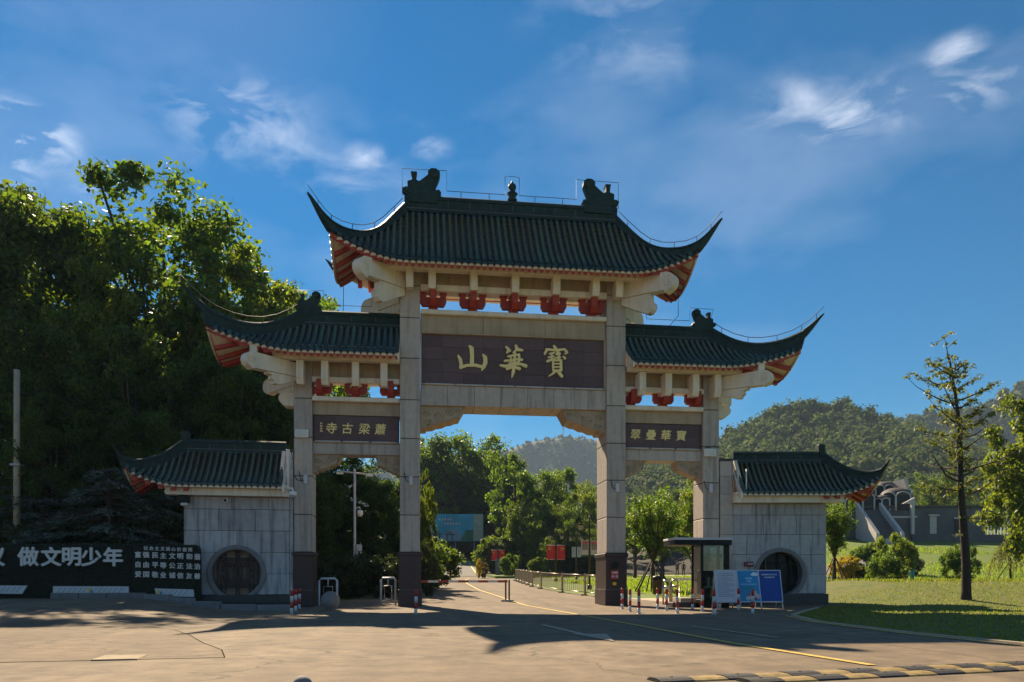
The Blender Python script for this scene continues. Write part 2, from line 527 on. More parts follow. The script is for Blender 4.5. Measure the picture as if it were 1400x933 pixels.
def text_mesh(s, size, m, name, extr=.01, weight=0., shear=0., sx=1.):
    cu = bpy.data.curves.new(name, 'FONT'); cu.body = s; cu.size = size; cu.extrude = extr
    cu.shear = shear; cu.align_x = 'CENTER'; cu.align_y = 'CENTER'; cu.resolution_u = 3
    ob = bpy.data.objects.new(name, cu); C.objects.link(ob)
    bpy.context.view_layer.update()
    me = bpy.data.meshes.new_from_object(ob.evaluated_get(bpy.context.evaluated_depsgraph_get()))
    bpy.data.objects.remove(ob); bpy.data.curves.remove(cu)
    me.name = name; me.materials.clear(); me.materials.append(m)
    # centre and stand upright: text plane XY -> XZ facing -Y
    n = len(me.vertices); co = np.zeros(n * 3, np.float32); me.vertices.foreach_get('co', co); co = co.reshape(-1, 3)
    if n:
        co[:, :2] -= (co[:, :2].max(0) + co[:, :2].min(0)) / 2
    out = np.stack([co[:, 0] * sx, -co[:, 2], co[:, 1]], 1).astype(np.float32)
    me.vertices.foreach_set('co', out.ravel()); me.update()
    if weight and n:
        me2 = bpy.data.meshes.new(name); V, F = [], []
        polys = [list(p.vertices) for p in me.polygons]
        for k, (dx, dz) in enumerate(((0, 0), (weight, 0), (-weight, 0), (0, weight), (0, -weight))):
            V += [(p[0] + dx, p[1] - k * .0015, p[2] + dz) for p in out.tolist()]; F += [[i + k * n for i in f] for f in polys]
        me2.from_pydata(V, [], F); me2.materials.append(m); me2.update(); return me2
    return me


def smooth01(a, b, x):
    t = np.clip((np.asarray(x, float) - a) / (b - a), 0, 1)
    return t * t * (3 - 2 * t)


# ------------------------------------------------------------------ terrain
def T(x, y):
    x = np.asarray(x, float); y = np.asarray(y, float)
    z = np.interp(y, [0.5, 8, 16, 36, 66, 125, 200, 400, 3000], [0, .2, .38, .85, 1.5, 6.6, 12, 20, 60])
    z = z + .36 * smooth01(-8.6, -13.5, x) * smooth01(-13, -2.5, y) * (1 - smooth01(2, 8, y) * .0)
    z = z + .85 * smooth01(11.5, 17, x) * smooth01(-6, 4, y) * (1 - .9 * smooth01(5, 15, y)) * smooth01(5.6, 9, x)
    z = z + smooth01(-12, -30, x) * np.clip((y - 5) * .22, 0, 9)
    z = z + smooth01(31, 50, x) * smooth01(20, 80, y) * 5.2
    return z


def Tz(x, y): return float(T(x, y))


def axis_pts(segs):
    out = []
    for a, b, st in segs: out += list(np.arange(a, b, st))
    out.append(segs[-1][1]); return np.array(out)


def sheet(name, xs, ys, m, off=0., zf=None, smooth=True):
    X, Y = np.meshgrid(xs, ys)
    Z = (T(X, Y) if zf is None else zf(X, Y)) + off
    V = np.stack([X, Y, Z], -1).reshape(-1, 3)
    nr, nc = X.shape
    i = (np.arange(nr - 1)[:, None] * nc + np.arange(nc - 1)[None, :]).ravel()
    F = np.stack([i, i + 1, i + nc + 1, i + nc], 1)
    return kind(link(name, np_mesh(name, V, F, m, smooth)), 'structure')


def ruled(name, ys, xl, xr, ncol, m, off):
    """sheet lying on the terrain between two edges given along y"""
    P = []
    for y in ys:
        a, b = np.interp(y, xl[0], xl[1]), np.interp(y, xr[0], xr[1])
        xx = np.linspace(a, b, ncol); P.append(np.stack([xx, np.full(ncol, y), T(xx, y) + off], 1))
    P = np.array(P); nr = len(ys)
    i = (np.arange(nr - 1)[:, None] * ncol + np.arange(ncol - 1)[None, :]).ravel()
    F = np.stack([i, i + 1, i + ncol + 1, i + ncol], 1)
    return kind(link(name, np_mesh(name, P.reshape(-1, 3), F, m, True)), 'structure')


gx = axis_pts([(-1800, -200, 100), (-200, -60, 10), (-60, 80, 1.0), (80, 200, 10), (200, 1801, 100)])
gy = axis_pts([(-600, -60, 60), (-60, -30, 3), (-30, 60, 1.0), (60, 160, 2.5), (160, 400, 20), (400, 1401, 200)])
sheet('ground', gx, gy, GRASSM, -.05)

EDGE = ([-240, -60, -18.2, -15.8, -12, -8.7, -6, -3, -.6, 0.2, 2.5], [60, 5.6, 5.5, 5.3, 5.6, 6.6, 8.4, 10.6, 12.2, 12.6, 12.8])
ruled('plaza_road', np.concatenate([np.arange(-240, -58, 14.), np.arange(-58, -24, 2.), np.arange(-24, 2.51, .5)]), ([-240, 2.5], [-90, -90]), EDGE, 190, ASPHALT, 0.0)
DRYLAWN = ground_mat('dry_lawn', [(.085, .120, .014), (.125, .135, .020), (.060, .100, .011), (.15, .135, .035)], [.35, 1.3, 3.5], bump=.7, bscale=30)
ruled('near_lawn', np.arange(-19, 6.6, .4), EDGE, ([-19, 6.6], [46, 46]), 70, DRYLAWN, -.012)
# yellow painted kerb line along the lawn
ek = np.arange(-19, -3, .4)
P = [[(np.interp(y, *EDGE) + dx, y, Tz(np.interp(y, *EDGE), y) + h) for y in ek] for dx, h in ((-.02, .0), (-.02, .035), (.10, .035), (.10, -.04))]
kind(MB().grid(P).build('road_kerb', CONC), 'structure')
# road through the gate and up the hill
ruled('park_road', np.concatenate([np.arange(2.5, 66, 1.), np.arange(66, 128, 2.)]),
      ([2.5, 10, 40, 66, 128], [-7.6, -5.0, -4.2, -2.6, -.6]), ([2.5, 7.2, 12.4, 18.5, 26, 38, 48, 60, 66, 128], [7.6, 5.6, 4.6, 4.4, 4.7, 5.5, 5.4, 4.9, 4.3, 6.4]), 24, ASPHALT, -.01)
ruled('hill_road', np.arange(62, 128, 2.), ([60, 66, 128], [-2.8, -2.6, -.6]), ([60, 66, 128], [4.6, 4.3, 6.4]), 10, FARROAD, .03)
ruled('lawn_path', np.arange(43.5, 50.1, .5), ([43.5, 50], [5.4, 5.3]), ([43.5, 50], [46, 48]), 40, FARROAD, -.015)
ruled('booth_pavement', np.arange(1.5, 6.1, .5), ([1.5, 6], [7.4, 5.8]), ([1.5, 6], [12.2, 12.2]), 20, CONC, -.005)
# the older asphalt on the left of the plaza, with its curved edge
ruled('asphalt_patch', np.arange(-19.0, -9.9, .3), ([-19, -9.9], [-40, -40]), ([-19, -18.7, -17.6, -16.3, -14.5, -13, -11.5, -9.9], [-9.0, -6.2, -6.5, -7.1, -7.8, -8.5, -9.6, -11.5]), 70, OLDASPH, .006)


ruled('forest_floor', np.arange(4.5, 130, 2.), ([4, 10, 40, 66, 130], [-90, -90, -90, -90, -90]), ([4, 10, 40, 66, 130], [-8.6, -6.0, -4.8, -3.2, -1.4]), 60, SOIL, .03)
ruled('forest_floor', np.arange(68, 150, 2.), ([66, 150], [5.2, 7.6]), ([66, 150], [62, 62]), 40, SOIL, .04)


def paint(name, pts, w, m, off=.012, closed=None):
    """painted line following the ground"""
    pts = [Vector((x, y, 0)) for x, y in pts]
    dense = []
    for a, b in zip(pts[:-1], pts[1:]):
        n = max(1, int((b - a).length / .8))
        dense += [a.lerp(b, k / n) for k in range(n)]
    dense.append(pts[-1])
    L1, L2 = [], []
    for i, p in enumerate(dense):
        d = (dense[min(i + 1, len(dense) - 1)] - dense[max(i - 1, 0)]).normalized(); nrm = Vector((-d.y, d.x, 0)) * w / 2
        for Lx, q in ((L1, p + nrm), (L2, p - nrm)): Lx.append((q.x, q.y, Tz(q.x, q.y) + off))
    return kind(MB().grid([L1, L2]).build(name, m), 'structure')


paint('yellow_centre_line', [(1.5, -20.6), (1.16, -17.4), (.97, -10.3), (.66, -3), (.35, 3.6), (.0, 16), (.2, 30), (.9, 42), (1.8, 50)], .12, YELLOWL)
paint('yellow_hill_line', [(.9, 66), (1.6, 90), (2.4, 120)], .25, YELLOWL, .05)
paint('yellow_edge_line', [(4.0, 64), (4.3, 80), (5.0, 100)], .25, YELLOWL, .05)
paint('yellow_lawn_line', [(5.35, -19), (5.2, -15.8), (5.5, -12), (6.4, -8.8)], .10, YELLOWL)
paint('white_lane_line', [(2.07, -13.2), (2.41, -16.4)], .12, WHITEL)
paint('white_arrow', [(-.98, -12.2), (-.66, -16.2)], .14, WHITEL)
kind(MB().add([(-.95, -15.0, .014), (-.30, -15.25, .014), (-.60, -16.9, .014)], [(0, 1, 2)]).build('white_arrow_head', WHITEL), 'structure')
TAR = mat('tar_seam', (.05, .038, .028), 1.0, var=.3, spec=0.)
for k, pts in enumerate(([(-9.6, -11.5), (-8.5, -13), (-7.8, -14.5), (-7.1, -16.3), (-6.5, -17.6), (-6.2, -18.7)], [(-9.6, -4.2), (-7.9, -7), (-7.4, -9), (-8.5, -13)],
                         [(-5.6, -8.5), (-3.1, -8.2), (.2, -8.4), (3.2, -8.1), (6.4, -8.3)], [(3.3, -9), (3.2, -14), (3.45, -20)], [(-4.3, .5), (0, .62), (3.2, .5)], [(-3.2, 6.4), (.4, 6.3), (4.2, 6.6)])):
    paint('tar_seam', pts, .016, TAR, .010)
for (x, y, sx, sy, rz) in ((-7.5, -18.6, .27, .30, .1), (-11.0, -10.3, .40, .45, -.2)):
    z = Tz(x, y)
    kind(MB().cbox(-sx, sx, -sy, sy, -.04, .018, .012).build('manhole_slab', mat('manhole_concrete', (.27, .205, .125), .9, var=.35, scale=3, bump=.3), None, (x, y, z), rz), 'structure')

# left kerb stones, each a piece, with the raised planting bed behind
kerb_pts = [(-7.75, -3.3), (-9.9, -3.5), (-10.9, -2.9), (-11.9, -1.9), (-12.9, -1.3), (-14.2, -1.15), (-16, -1.15)]
kroot = kind(bpy.data.objects.new('kerb', None), 'structure'); C.objects.link(kroot)
for a, b in zip(kerb_pts[:-1], kerb_pts[1:]):
    a, b = Vector(a), Vector(b); n = max(1, round((b - a).length / 1.0))
    for k in range(n):
        p, q = a.lerp(b, k / n), a.lerp(b, (k + 1) / n); d = q - p; Ln = d.length; m_ = (p + q) / 2
        MB().cbox(-Ln / 2 + .008, Ln / 2 - .008, -.09, .09, -.1, .2 + random.uniform(-.006, .006), .025).build('kerb_stone', KERB, kroot, (m_.x, m_.y, Tz(m_.x, m_.y)), math.atan2(d.y, d.x))
bed = [(-7.8, -3.2), (-9.9, -3.4), (-10.9, -2.8), (-11.9, -1.8), (-12.9, -1.2), (-16, -1.05), (-18, -1.05), (-18, 1.2), (-8.2, 1.2), (-8.2, -.2)]
kind(MB().prism(bed, .02, .12, 'xy').build('planting_bed', SOIL, None, (0, 0, .05)), 'structure')


# ------------------------------------------------------------------ tiled roofs
HIP_MAIN = [(-.03, 15.72), (.06, 15.36), (.17, 14.92), (.32, 14.34), (.44, 13.97), (.58, 13.72), (.72, 13.60), (.86, 13.55), (.975, 13.61), (1.06, 13.76), (1.13, 13.95), (1.19, 14.14), (1.25, 14.32)]
HIP_SIDE = [(.0, 11.30), (.065, 11.16), (.17, 10.87), (.3, 10.58), (.45, 10.37), (.6, 10.29), (.75, 10.31), (.9, 10.43), (1.0, 10.60), (1.07, 10.75), (1.145, 10.97), (1.22, 11.20)]
HIP_WING = [(.0, 6.30), (.12, 6.10), (.3, 5.74), (.5, 5.46), (.7, 5.30), (.85, 5.24), (.97, 5.27), (1.04, 5.36), (1.10, 5.50), (1.15, 5.66)]


def make_roof(root, sides, xi, xr, xe, yc, hd, zr, zrt, ze, lift, hip, pitch, rt=.15, horn=1.0, fh=.20, ru=.0):
    """tiled roof with swept-up corners; sides: signs of the hipped ends; xi: abutted inner end (one-sided roofs)"""
    K = .38

    def dz(s): return s * (1 + K * (1 - s))

    def front(x, s):
        c = max(0., (abs(x) - xr) / (xe - xr)) ** 1.8
        return zr - (zr - ze) * dz(s) + lift * c * s ** 1.2

    def side(v, s): return zr - (zr - ze) * dz(s) + lift * min(1, abs(v)) ** 1.8 * s ** 1.2 + ru * max(0, v)
    two = len(sides) == 2
    sg = sides[0]
    NS = 15
    # dark pan tiles, stepped course by course
    deck, soff = MB(), MB()
    for fy in (-1, 1):
        rows = []
        for i in range(NS):
            for s, up in ((i / NS, .0), ((i + 1) / NS, .035)):
                X = xr + (xe - xr) * s
                x0, x1 = (-X, X) if two else (xi, X)
                cols = 28
                rows.append([((1 if two else sg) * (x0 + (x1 - x0) * j / cols), yc + fy * hd * s, front(x0 + (x1 - x0) * j / cols, s) + up - .03 + (ru * s if fy > 0 else 0)) for j in range(cols + 1)])
        deck.grid(rows)
        soff.grid([[(p[0], p[1], p[2] - .15) for p in r] for r in rows[::2] + rows[-1:]])
    for g in sides:
        rows = []
        for i in range(NS):
            for s, up in ((i / NS, .0), ((i + 1) / NS, .035)):
                cols = 12
                rows.append([(g * (xr + (xe - xr) * s), yc + hd * s * (2 * j / cols - 1), side(s * (2 * j / cols - 1), s) + up - .03) for j in range(cols + 1)])
        deck.grid(rows)
        soff.grid([[(p[0], p[1], p[2] - .15) for p in r] for r in rows[::2] + rows[-1:]])
    roof = deck.build('roof', TILED, root, fix=False)
    soff.build('soffit', CREAM, roof, fix=False)

    def row_mb(pts, r, across):
        mb = MB(); rings = []
        for i in range(len(pts) - 1):
            a, b = Vector(pts[i]), Vector(pts[i + 1]); t = (b - a).normalized(); n = across.cross(t)
            if n.z < 0: n = -n
            for p, q in ((a, .84), (b, 1.0)):
                rings.append([p + across * (r * q * math.cos(w)) + n * (r * q * math.sin(w) * 1.05) for w in [math.pi * k / 5 for k in range(6)]])
        mb.grid(rings, 0, True)
        mb.add(rings[-1], [list(range(6))], 0)
        # round end tile hanging at the eave
        c = Vector(pts[-1]); t = (Vector(pts[-1]) - Vector(pts[-2])).normalized(); up = Vector((0, 0, 1))
        disc = [c + t * .012 + across * (r * 1.08 * math.cos(w)) + up * (r * 1.08 * math.sin(w) + r * .25) for w in [2 * math.pi * k / 10 for k in range(10)]]
        mb.add(disc + [d - t * .05 for d in disc], [list(range(10))] + [[k, (k + 1) % 10, (k + 1) % 10 + 10, k + 10] for k in range(10)], 0)
        return mb
    rad = pitch * .33
    shared = {}
    backs, trim, fascia, scal, drips, lap = MB(), MB(), MB(), MB(), MB(), MB()
    lo = -xe + .12 if two else xi + .08
    n = int(round((xe - .12 - lo) / pitch)); xs = [lo + (xe - .12 - lo) * k / n for k in range(n + 1)]
    for x in xs:
        s0 = max(.02, (abs(x) - xr) / (xe - xr)); key = round(s0, 3) if s0 > .02 else 0
        if s0 > .965: continue
        m_ = max(2, int(NS * (1 - s0)))
        ss = [s0 + (1.0 - s0) * k / m_ for k in range(m_ + 1)]
        gx_ = x if two else sg * x
        if key == 0:
            if 0 not in shared: shared[0] = row_mb([(0, yc - hd * s * 1.012, front(0, s) + .0) for s in ss], rad, Vector((1, 0, 0))).mesh('tile_row', TILE)
            link('tile_row', shared[0], roof, (gx_, 0, 0))
        else:
            row_mb([(0, yc - hd * s * 1.012, front(x, s)) for s in ss], rad, Vector((1, 0, 0))).build('tile_row', TILE, roof, (gx_, 0, 0), fix=False)
        b = row_mb([(gx_, yc + hd * s * 1.012, front(x, s) + ru * s) for s in ss], rad, Vector((1, 0, 0)))
        backs.add(b.v, b.f, 0, True)
        # eave: pale mortar half-moon and dark drip tile
        ye, zf_ = yc - hd * .985, front(x, 1.0)
        if s0 < .93:
            scal.prism([(gx_ + pitch * .43 * math.cos(w), zf_ - .15 + pitch * .46 * math.sin(w)) for w in [math.pi * k / 7 for k in range(8)]], ye + .005, ye + .035)
            if fh > .15 and abs(x) < xe - 1.5:
                lap.prism([(gx_ - pitch * .42, zf_ - .13), (gx_ + pitch * .42, zf_ - .13), (gx_ + pitch * .30, zf_ - .20), (gx_ + pitch * .12, zf_ - .255), (gx_ - pitch * .12, zf_ - .255), (gx_ - pitch * .30, zf_ - .20)], ye + .04, ye + .075)
            xm = gx_ + pitch / 2 * (1 if two else sg)
            drips.prism([(xm - pitch * .34, zf_ + .015), (xm + pitch * .34, zf_ + .015), (xm + pitch * .2, zf_ - .07), (xm, zf_ - .10), (xm - pitch * .2, zf_ - .07)], ye - .045, ye - .02)
    kind(backs.build('rear_tiles', TILE, roof, fix=False), 'stuff')
    for g in sides:
        sb = MB(); k_ = int(2 * hd / pitch)
        for k in range(1, k_):
            y = yc - hd + 2 * hd * k / k_; v = abs(y - yc) / hd
            if v > .94: continue
            s0 = max(.04, v); m_ = max(2, int(NS * (1 - s0)))
            ss = [s0 + (1 - s0) * q / m_ for q in range(m_ + 1)]
            b = row_mb([(g * (xr + (xe - xr) * s * 1.008), y, side(v, s)) for s in ss], rad, Vector((0, 1, 0)))
            sb.add(b.v, b.f, 0, True)
            xe_ = g * (xe - .02); z_ = side(v, 1)
            drips.prism([(y + pitch * .5 - pitch * .34, z_ + .015), (y + pitch * .5 + pitch * .34, z_ + .015), (y + pitch * .5, z_ - .10)], xe_, xe_ + g * .03, 'yz')
        kind(sb.build('end_tiles', TILE, roof, fix=False), 'stuff')
        # red fascia of the end, and red rafters under the overhang
        N = 16
        for dxo in (.10,):
            top = [(g * (xe - dxo), yc + hd * (2 * j / N - 1) * .98, side(2 * j / N - 1, 1) - .05) for j in range(N + 1)]
            fascia.grid([top, [(p[0], p[1], p[2] - .17) for p in top]])
        nr = max(4, int(2 * hd / .52))
        for k in range(nr + 1):
            v = -.93 + 1.86 * k / nr
            s0 = max(.30, abs(v) * .98 + .02); pts = [s0 + (.955 - s0) * q / 5 for q in range(6)]
            if s0 > .9: continue
            rb = MB()
            for q in range(5):
                P0, P1 = pts[q], pts[q + 1]
                vs = []
                for s in (P0, P1):
                    zz = side(v, s) - .20
                    for dy, dzz in ((-.085, .0), (.085, .0), (.085, -.13), (-.085, -.13)): vs.append((g * (xr + (xe - xr) * s), yc + hd * v + dy, zz + dzz))
                rb.add(vs, [(0, 1, 5, 4), (1, 2, 6, 5), (2, 3, 7, 6), (3, 0, 4, 7), (0, 3, 2, 1), (4, 5, 6, 7)])
            rb.build('rafter', REDPAINT, roof)
        # rafters of the front corner
        for k in range(12):
            x = xe - .35 - k * .42
            if x < xe - 2.3: break
            s0 = max(.35, (x - xr) / (xe - xr) + .02)
            if s0 > .88: continue
            for fy in (-1, 1):
                vs = []
                for s in (s0, (s0 + .955) / 2, .955):
                    zz = front(x, s) - .20 + (ru * s if fy > 0 else 0)
                    for dx, dzz in ((-.085, 0), (.085, 0), (.085, -.13), (-.085, -.13)): vs.append((g * (x + dx), yc + fy * hd * s, zz + dzz))
                MB().add(vs, [(a + i, a + (i + 1) % 4, a + 4 + (i + 1) % 4, a + 4 + i) for a in (0, 4) for i in range(4)] + [(0, 3, 2, 1), (8, 9, 10, 11)]).build('rafter', REDPAINT, roof)
    for fy in (-1, 1):
        N = 40; x0, x1 = (-xe, xe) if two else (xi, xe)
        top = [((1 if two else sg) * (x0 + (x1 - x0) * j / N), yc + fy * (hd * .985 - .045), front(x0 + (x1 - x0) * j / N, 1) - .04 + (ru if fy > 0 else 0)) for j in range(N + 1)]
        fq = lambda p: (.09 + (fh - .09) * min(1, max(0, (abs(p[0]) - xe + 2.3) / 1.0)) if fh > .15 else fh) if fy < 0 else .07
        fascia.grid([top, [(p[0], p[1], p[2] - fq(p)) for p in top], [(p[0], p[1] - fy * .05, p[2] - fq(p)) for p in top], [(p[0], p[1] - fy * .05, p[2]) for p in top]])
    fascia.build('fascia', REDPAINT, roof)
    kind(scal.build('eave_scallops', CREAM, roof), 'stuff')
    kind(drips.build('drip_tiles', TILED, roof), 'stuff')
    if lap.v: kind(lap.build('eave_lappets', REDPAINT, roof), 'stuff')

    def sweep(sec, wd):
        """sec: list of (centre xy Vector, across Vector, bottom, top, halfwidth)"""
        mb = MB(); rows = []
        for c, a, b, t, w in sec:
            h = t - b; prof = [(-w, 0), (-w * .8, h * .45), (-w * .8, h * .7), (-w * 1.05, h * .72), (-w * .95, h * .9), (-w * .4, h), (w * .4, h), (w * .95, h * .9), (w * 1.05, h * .72), (w * .8, h * .7), (w * .8, h * .45), (w, 0)]
            rows.append([(c.x + a.x * u, c.y + a.y * u, b + q) for u, q in prof] + [(c.x - a.x * w, c.y - a.y * w, b)])
        mb.grid(rows)
        for r in (rows[0], rows[-1]): mb.add(r[:-1], [list(range(12))])
        return mb
    # main ridge
    x0, x1 = (-xr - .1, xr + .1) if two else (xi, xr + .1)
    f = (1 if two else sg)
    sweep([(Vector((f * x0, yc)), Vector((0, 1)), zr - .12, zrt, rt), (Vector((f * x1, yc)), Vector((0, 1)), zr - .12, zrt, rt)], rt).build('ridge', RIDGE, roof)
    tb = MB(); nj = int((x1 - x0) / .78)
    for k in range(1, nj):
        x = f * (x0 + (x1 - x0) * k / nj)
        tb.box(x - .012, x + .012, yc - rt * .86, yc + rt * .86, zr + .02, zr - .12 + (zrt - zr + .12) * .66)
    xa, xb = sorted((f * x0, f * x1))
    tb.box(xa, xb, yc - rt * 1.02, yc + rt * 1.02, zr - .02, zr + .01)
    tb.build('ridge_joints', TRIM, roof)
    # hip ridges with their horns
    for g in sides:
        for fy in (-1, 1):
            d = Vector((xe - xr, hd)).normalized(); across = Vector((-d.y * 1, d.x)); across = Vector((-g * 0 + d.y, -fy * g * d.x)).normalized()
            sec = []
            tt = np.concatenate([np.linspace(hip[0][0], 1.0, 16), np.linspace(1.03, hip[-1][0], 7)])
            H = np.interp(tt, [h[0] for h in hip], [h[1] for h in hip])
            H = np.convolve(np.pad(H, 1, 'edge'), [.25, .5, .25], 'valid')
            for t, top in zip(tt, H):
                c = Vector((g * (xr + (xe - xr) * t), yc + fy * hd * t))
                if t <= 1.0: b = min(front(xr + (xe - xr) * t, t) - .06 + (ru * t if fy > 0 else 0), top - .1); w = rt * .85
                else:
                    q = (t - 1.0) / (hip[-1][0] - 1.0)
                    b = top - (.34 * (1 - q) ** .9 + .05) * horn; w = rt * .85 * (1 - q) + .035 * q
                sec.append((c, across, b, float(top), w))
            sweep(sec, rt).build('hip_ridge', RIDGE, roof)
    # lightning wire on standoffs
    return roof, front, side


def wire_along(roof, pts, off=.22, r=.013, step=2):
    w = MB(); w.tube([(p[0], p[1], p[2] + off) for p in pts], r, 4)
    for p in pts[1:-1:step]: w.tube([(p[0], p[1], p[2] - .02), (p[0], p[1], p[2] + off)], r, 4)
    w.build('lightning_wire', DARKWIRE, roof)


OWL = [(650, 243), (625, 225), (618, 205), (632, 200), (652, 210), (652, 160), (680, 150), (678, 118), (672, 98), (708, 98), (703, 118), (702, 152), (722, 160), (760, 130), (783, 110), (781, 88), (800, 70), (830, 70), (853, 88), (855, 115), (845, 145), (830, 180), (823, 205), (845, 215), (852, 203), (862, 222), (845, 243)]


def ridge_beast(roof, x, y, z, g, sc=1.0, w=.17):
    """dragon-fish ornament: stepped plinth, curled tail knob towards the middle, small vase outside"""
    poly = [(g * (755 - px) * .00612 * sc, (243 - py) * .00612 * sc) for px, py in OWL]
    mb = MB(); cx_ = sum(p[0] for p in poly) / len(poly); cz_ = sum(p[1] for p in poly) / len(poly)
    mb.prism(poly, -w * sc * .8, w * sc * .8)
    ins = [(cx_ + (u - cx_) * .9, cz_ + (v - cz_) * .92) for u, v in poly]
    mb.prism(ins, -w * sc, w * sc)
    k = (g * (755 - 818) * .00612 * sc, (243 - 107) * .00612 * sc)
    mb.lathe([(.06 * sc, -w * 1.25 * sc), (.2 * sc, -w * 1.1 * sc), (.225 * sc, 0), (.2 * sc, w * 1.1 * sc), (.06 * sc, w * 1.25 * sc)], (k[0], 0, k[1]), 14, 0, 'y')
    mb.box(-.58 * sc, .52 * sc, -w * 1.15 * sc, w * 1.15 * sc, -.30 * sc, .02)
    mb.build('ridge_ornament', RIDGE, roof, (x, y, z))


# ------------------------------------------------------------------ the gate
gate = thing('memorial_archway', 'tall three-bay stone gateway with green tiled roofs and gold characters on plum plaques', 'archway')


def pillar(x, w, y0, y1, ztop, joints):
    b = MB()
    b.cbox(x - w - .07, x + w + .07, y0 - .07, y1 + .07, 0, .62, .02)
    b.cbox(x - w - .04, x + w + .04, y0 - .04, y1 + .04, .62, 1.90, .015)
    b.cbox(x - w - .09, x + w + .09, y0 - .09, y1 + .09, 1.88, 2.03, .025)
    p = b.build('pillar', GRANITE, gate)
    MB().box(x - w + .015, x + w - .015, y0 + .015, y1 - .015, 2.03, ztop - .01).build('core', JOINT, p)
    MB().box(x - w - .075, x + w + .075, y0 - .075, y1 + .075, .605, .635).build('base_joint', TRIM, p)
    zz = [2.03] + [j for j in joints if j < ztop - .4] + [ztop]
    for a, c in zip(zz[:-1], zz[1:]):
        MB().cbox(x - w, x + w, y0, y1, a + .012, c - .012, .018).build('stone_block', STONE, p)
    return p


JO = [3.42, 4.85, 6.28, 7.73, 9.28, 10.80, 12.0]
for g in (-1, 1):
    pillar(g * 3.95, .375, 0, 1.62, 12.62, JO)
    pillar(g * 7.88, .33, .26, 1.36, 9.42, JO)


def cloud_arm(parts, thick, origin, g, name='cloud_bracket'):
    """carved cream arm springing diagonally under a corner; outline in (distance along diagonal, z)"""
    q = 1 / math.sqrt(2)
    for fy in (-1, 1):
        ox, oy = origin[0], origin[1] if fy < 0 else origin[2]
        fr = lambda u, w_, d: (g * (ox + u * q - d * q), oy + fy * (u * q + d * q), w_)
        mb = MB()
        for poly, th in parts: mb.prism(poly, -th, th, fr=fr)
        ob = mb.build(name, CREAM, gate)
        if fy < 0:
            sw = MB()
            (cu, cz, rr) = SPIRAL
            for e in (1, -1):
                pts = []
                for k in range(26):
                    a = .5 + k * .42; r_ = rr * (1 - k / 30)
                    pts.append(fr(cu + r_ * math.cos(a), cz + r_ * math.sin(a), e * parts[0][1]))
                sw.tube(pts, .018, 4)
            sw.build('scroll', CREAM, ob)


def arc(cu, cz, r, a0, a1, n=8): return [(cu + r * math.cos(R(a0 + (a1 - a0) * k / n)), cz + r * math.sin(R(a0 + (a1 - a0) * k / n))) for k in range(n + 1)]


SPIRAL = (1.92, 12.08, .2)
up = [(0, 12.5), (1.75, 12.40)] + arc(1.9, 12.06, .34, 80, -70, 8) + [(1.86, 11.66), (1.78, 11.78), (0, 11.85)]
low = [(0, 11.84), (1.22, 11.78), (1.24, 11.52), (1.34, 11.44), (1.38, 11.32), (1.34, 11.18), (1.22, 11.06), (1.08, 11.04), (0, 11.60)]
for g in (-1, 1): cloud_arm([(up, .19), (low, .16)], .19, (4.25, 0.05, 1.57), g)
SPIRAL = (1.98, 8.70, .16)
up2 = [(0, 8.98), (1.78, 8.98)] + arc(1.95, 8.70, .27, 80, -70, 8) + [(1.92, 8.38), (1.84, 8.42), (0, 8.48)]
low2 = [(0, 8.47), (1.3, 8.42), (1.3, 8.36), (1.12, 8.33), (1.15, 8.2), (1.05, 8.14), (1.02, 8.05), (.85, 8.05), (0, 8.36)]
for g in (-1, 1): cloud_arm([(up2, .17), (low2, .14)], .17, (8.12, .28, 1.34), g)
for g in (-1, 1):
    MB().prism([(g * 8.21, 7.98), (g * 8.62, 7.98)] + [(g * u, z) for u, z in arc(8.62, 7.78, .2, 90, -60, 7)] + [(g * 8.6, 7.5), (g * 8.21, 7.5)], .55, 1.07).build('nose_bracket', CREAM, gate)


def red_bracket(x, y, z0, z1, s=1.0, half=None):
    """bucket-arm bracket set: curved cross arm with three bearing blocks and a projecting arm"""
    h = z1 - z0; mb = MB()
    mb.cbox(x - .19 * s, x + .19 * s, y - .19 * s, y + .19 * s, z0, z0 + h * .26, .02)
    arm = [(-.52 * s, z0 + h * .82), (-.54 * s, z0 + h * .42), (-.44 * s, z0 + h * .22), (.44 * s, z0 + h * .22), (.54 * s, z0 + h * .42), (.52 * s, z0 + h * .82),
           (.30 * s, z0 + h * .82), (.28 * s, z0 + h * .62), (.14 * s, z0 + h * .62), (.14 * s, z0 + h * .82), (-.14 * s, z0 + h * .82), (-.14 * s, z0 + h * .62), (-.28 * s, z0 + h * .62), (-.30 * s, z0 + h * .82)]
    mb.prism([(x + u, w) for u, w in arm], y - .11 * s, y + .11 * s)
    for u in (-.42, 0, .42): mb.cbox(x + u * s - .16 * s, x + u * s + .16 * s, y - .16 * s, y + .16 * s, z0 + h * .80, z1, .02)
    mb.prism([(y - .62 * s, z1 - .02), (y + .62 * s, z1 - .02), (y + .58 * s, z0 + h * .35), (y + .4 * s, z0 + h * .12), (y - .4 * s, z0 + h * .12), (y - .58 * s, z0 + h * .35)], x - .125 * s, x + .125 * s, 'yz')
    mb.build('bracket_set', REDPAINT, gate)


def stub(x, y0, y1, z0, z1, w=.135):
    MB().prism([(y0, z0 + .22), (y0 + .10, z0), (y1, z0 + .06), (y1, z1), (y0, z1)], x - w, x + w, 'yz').build('beam_end', CREAM, gate)


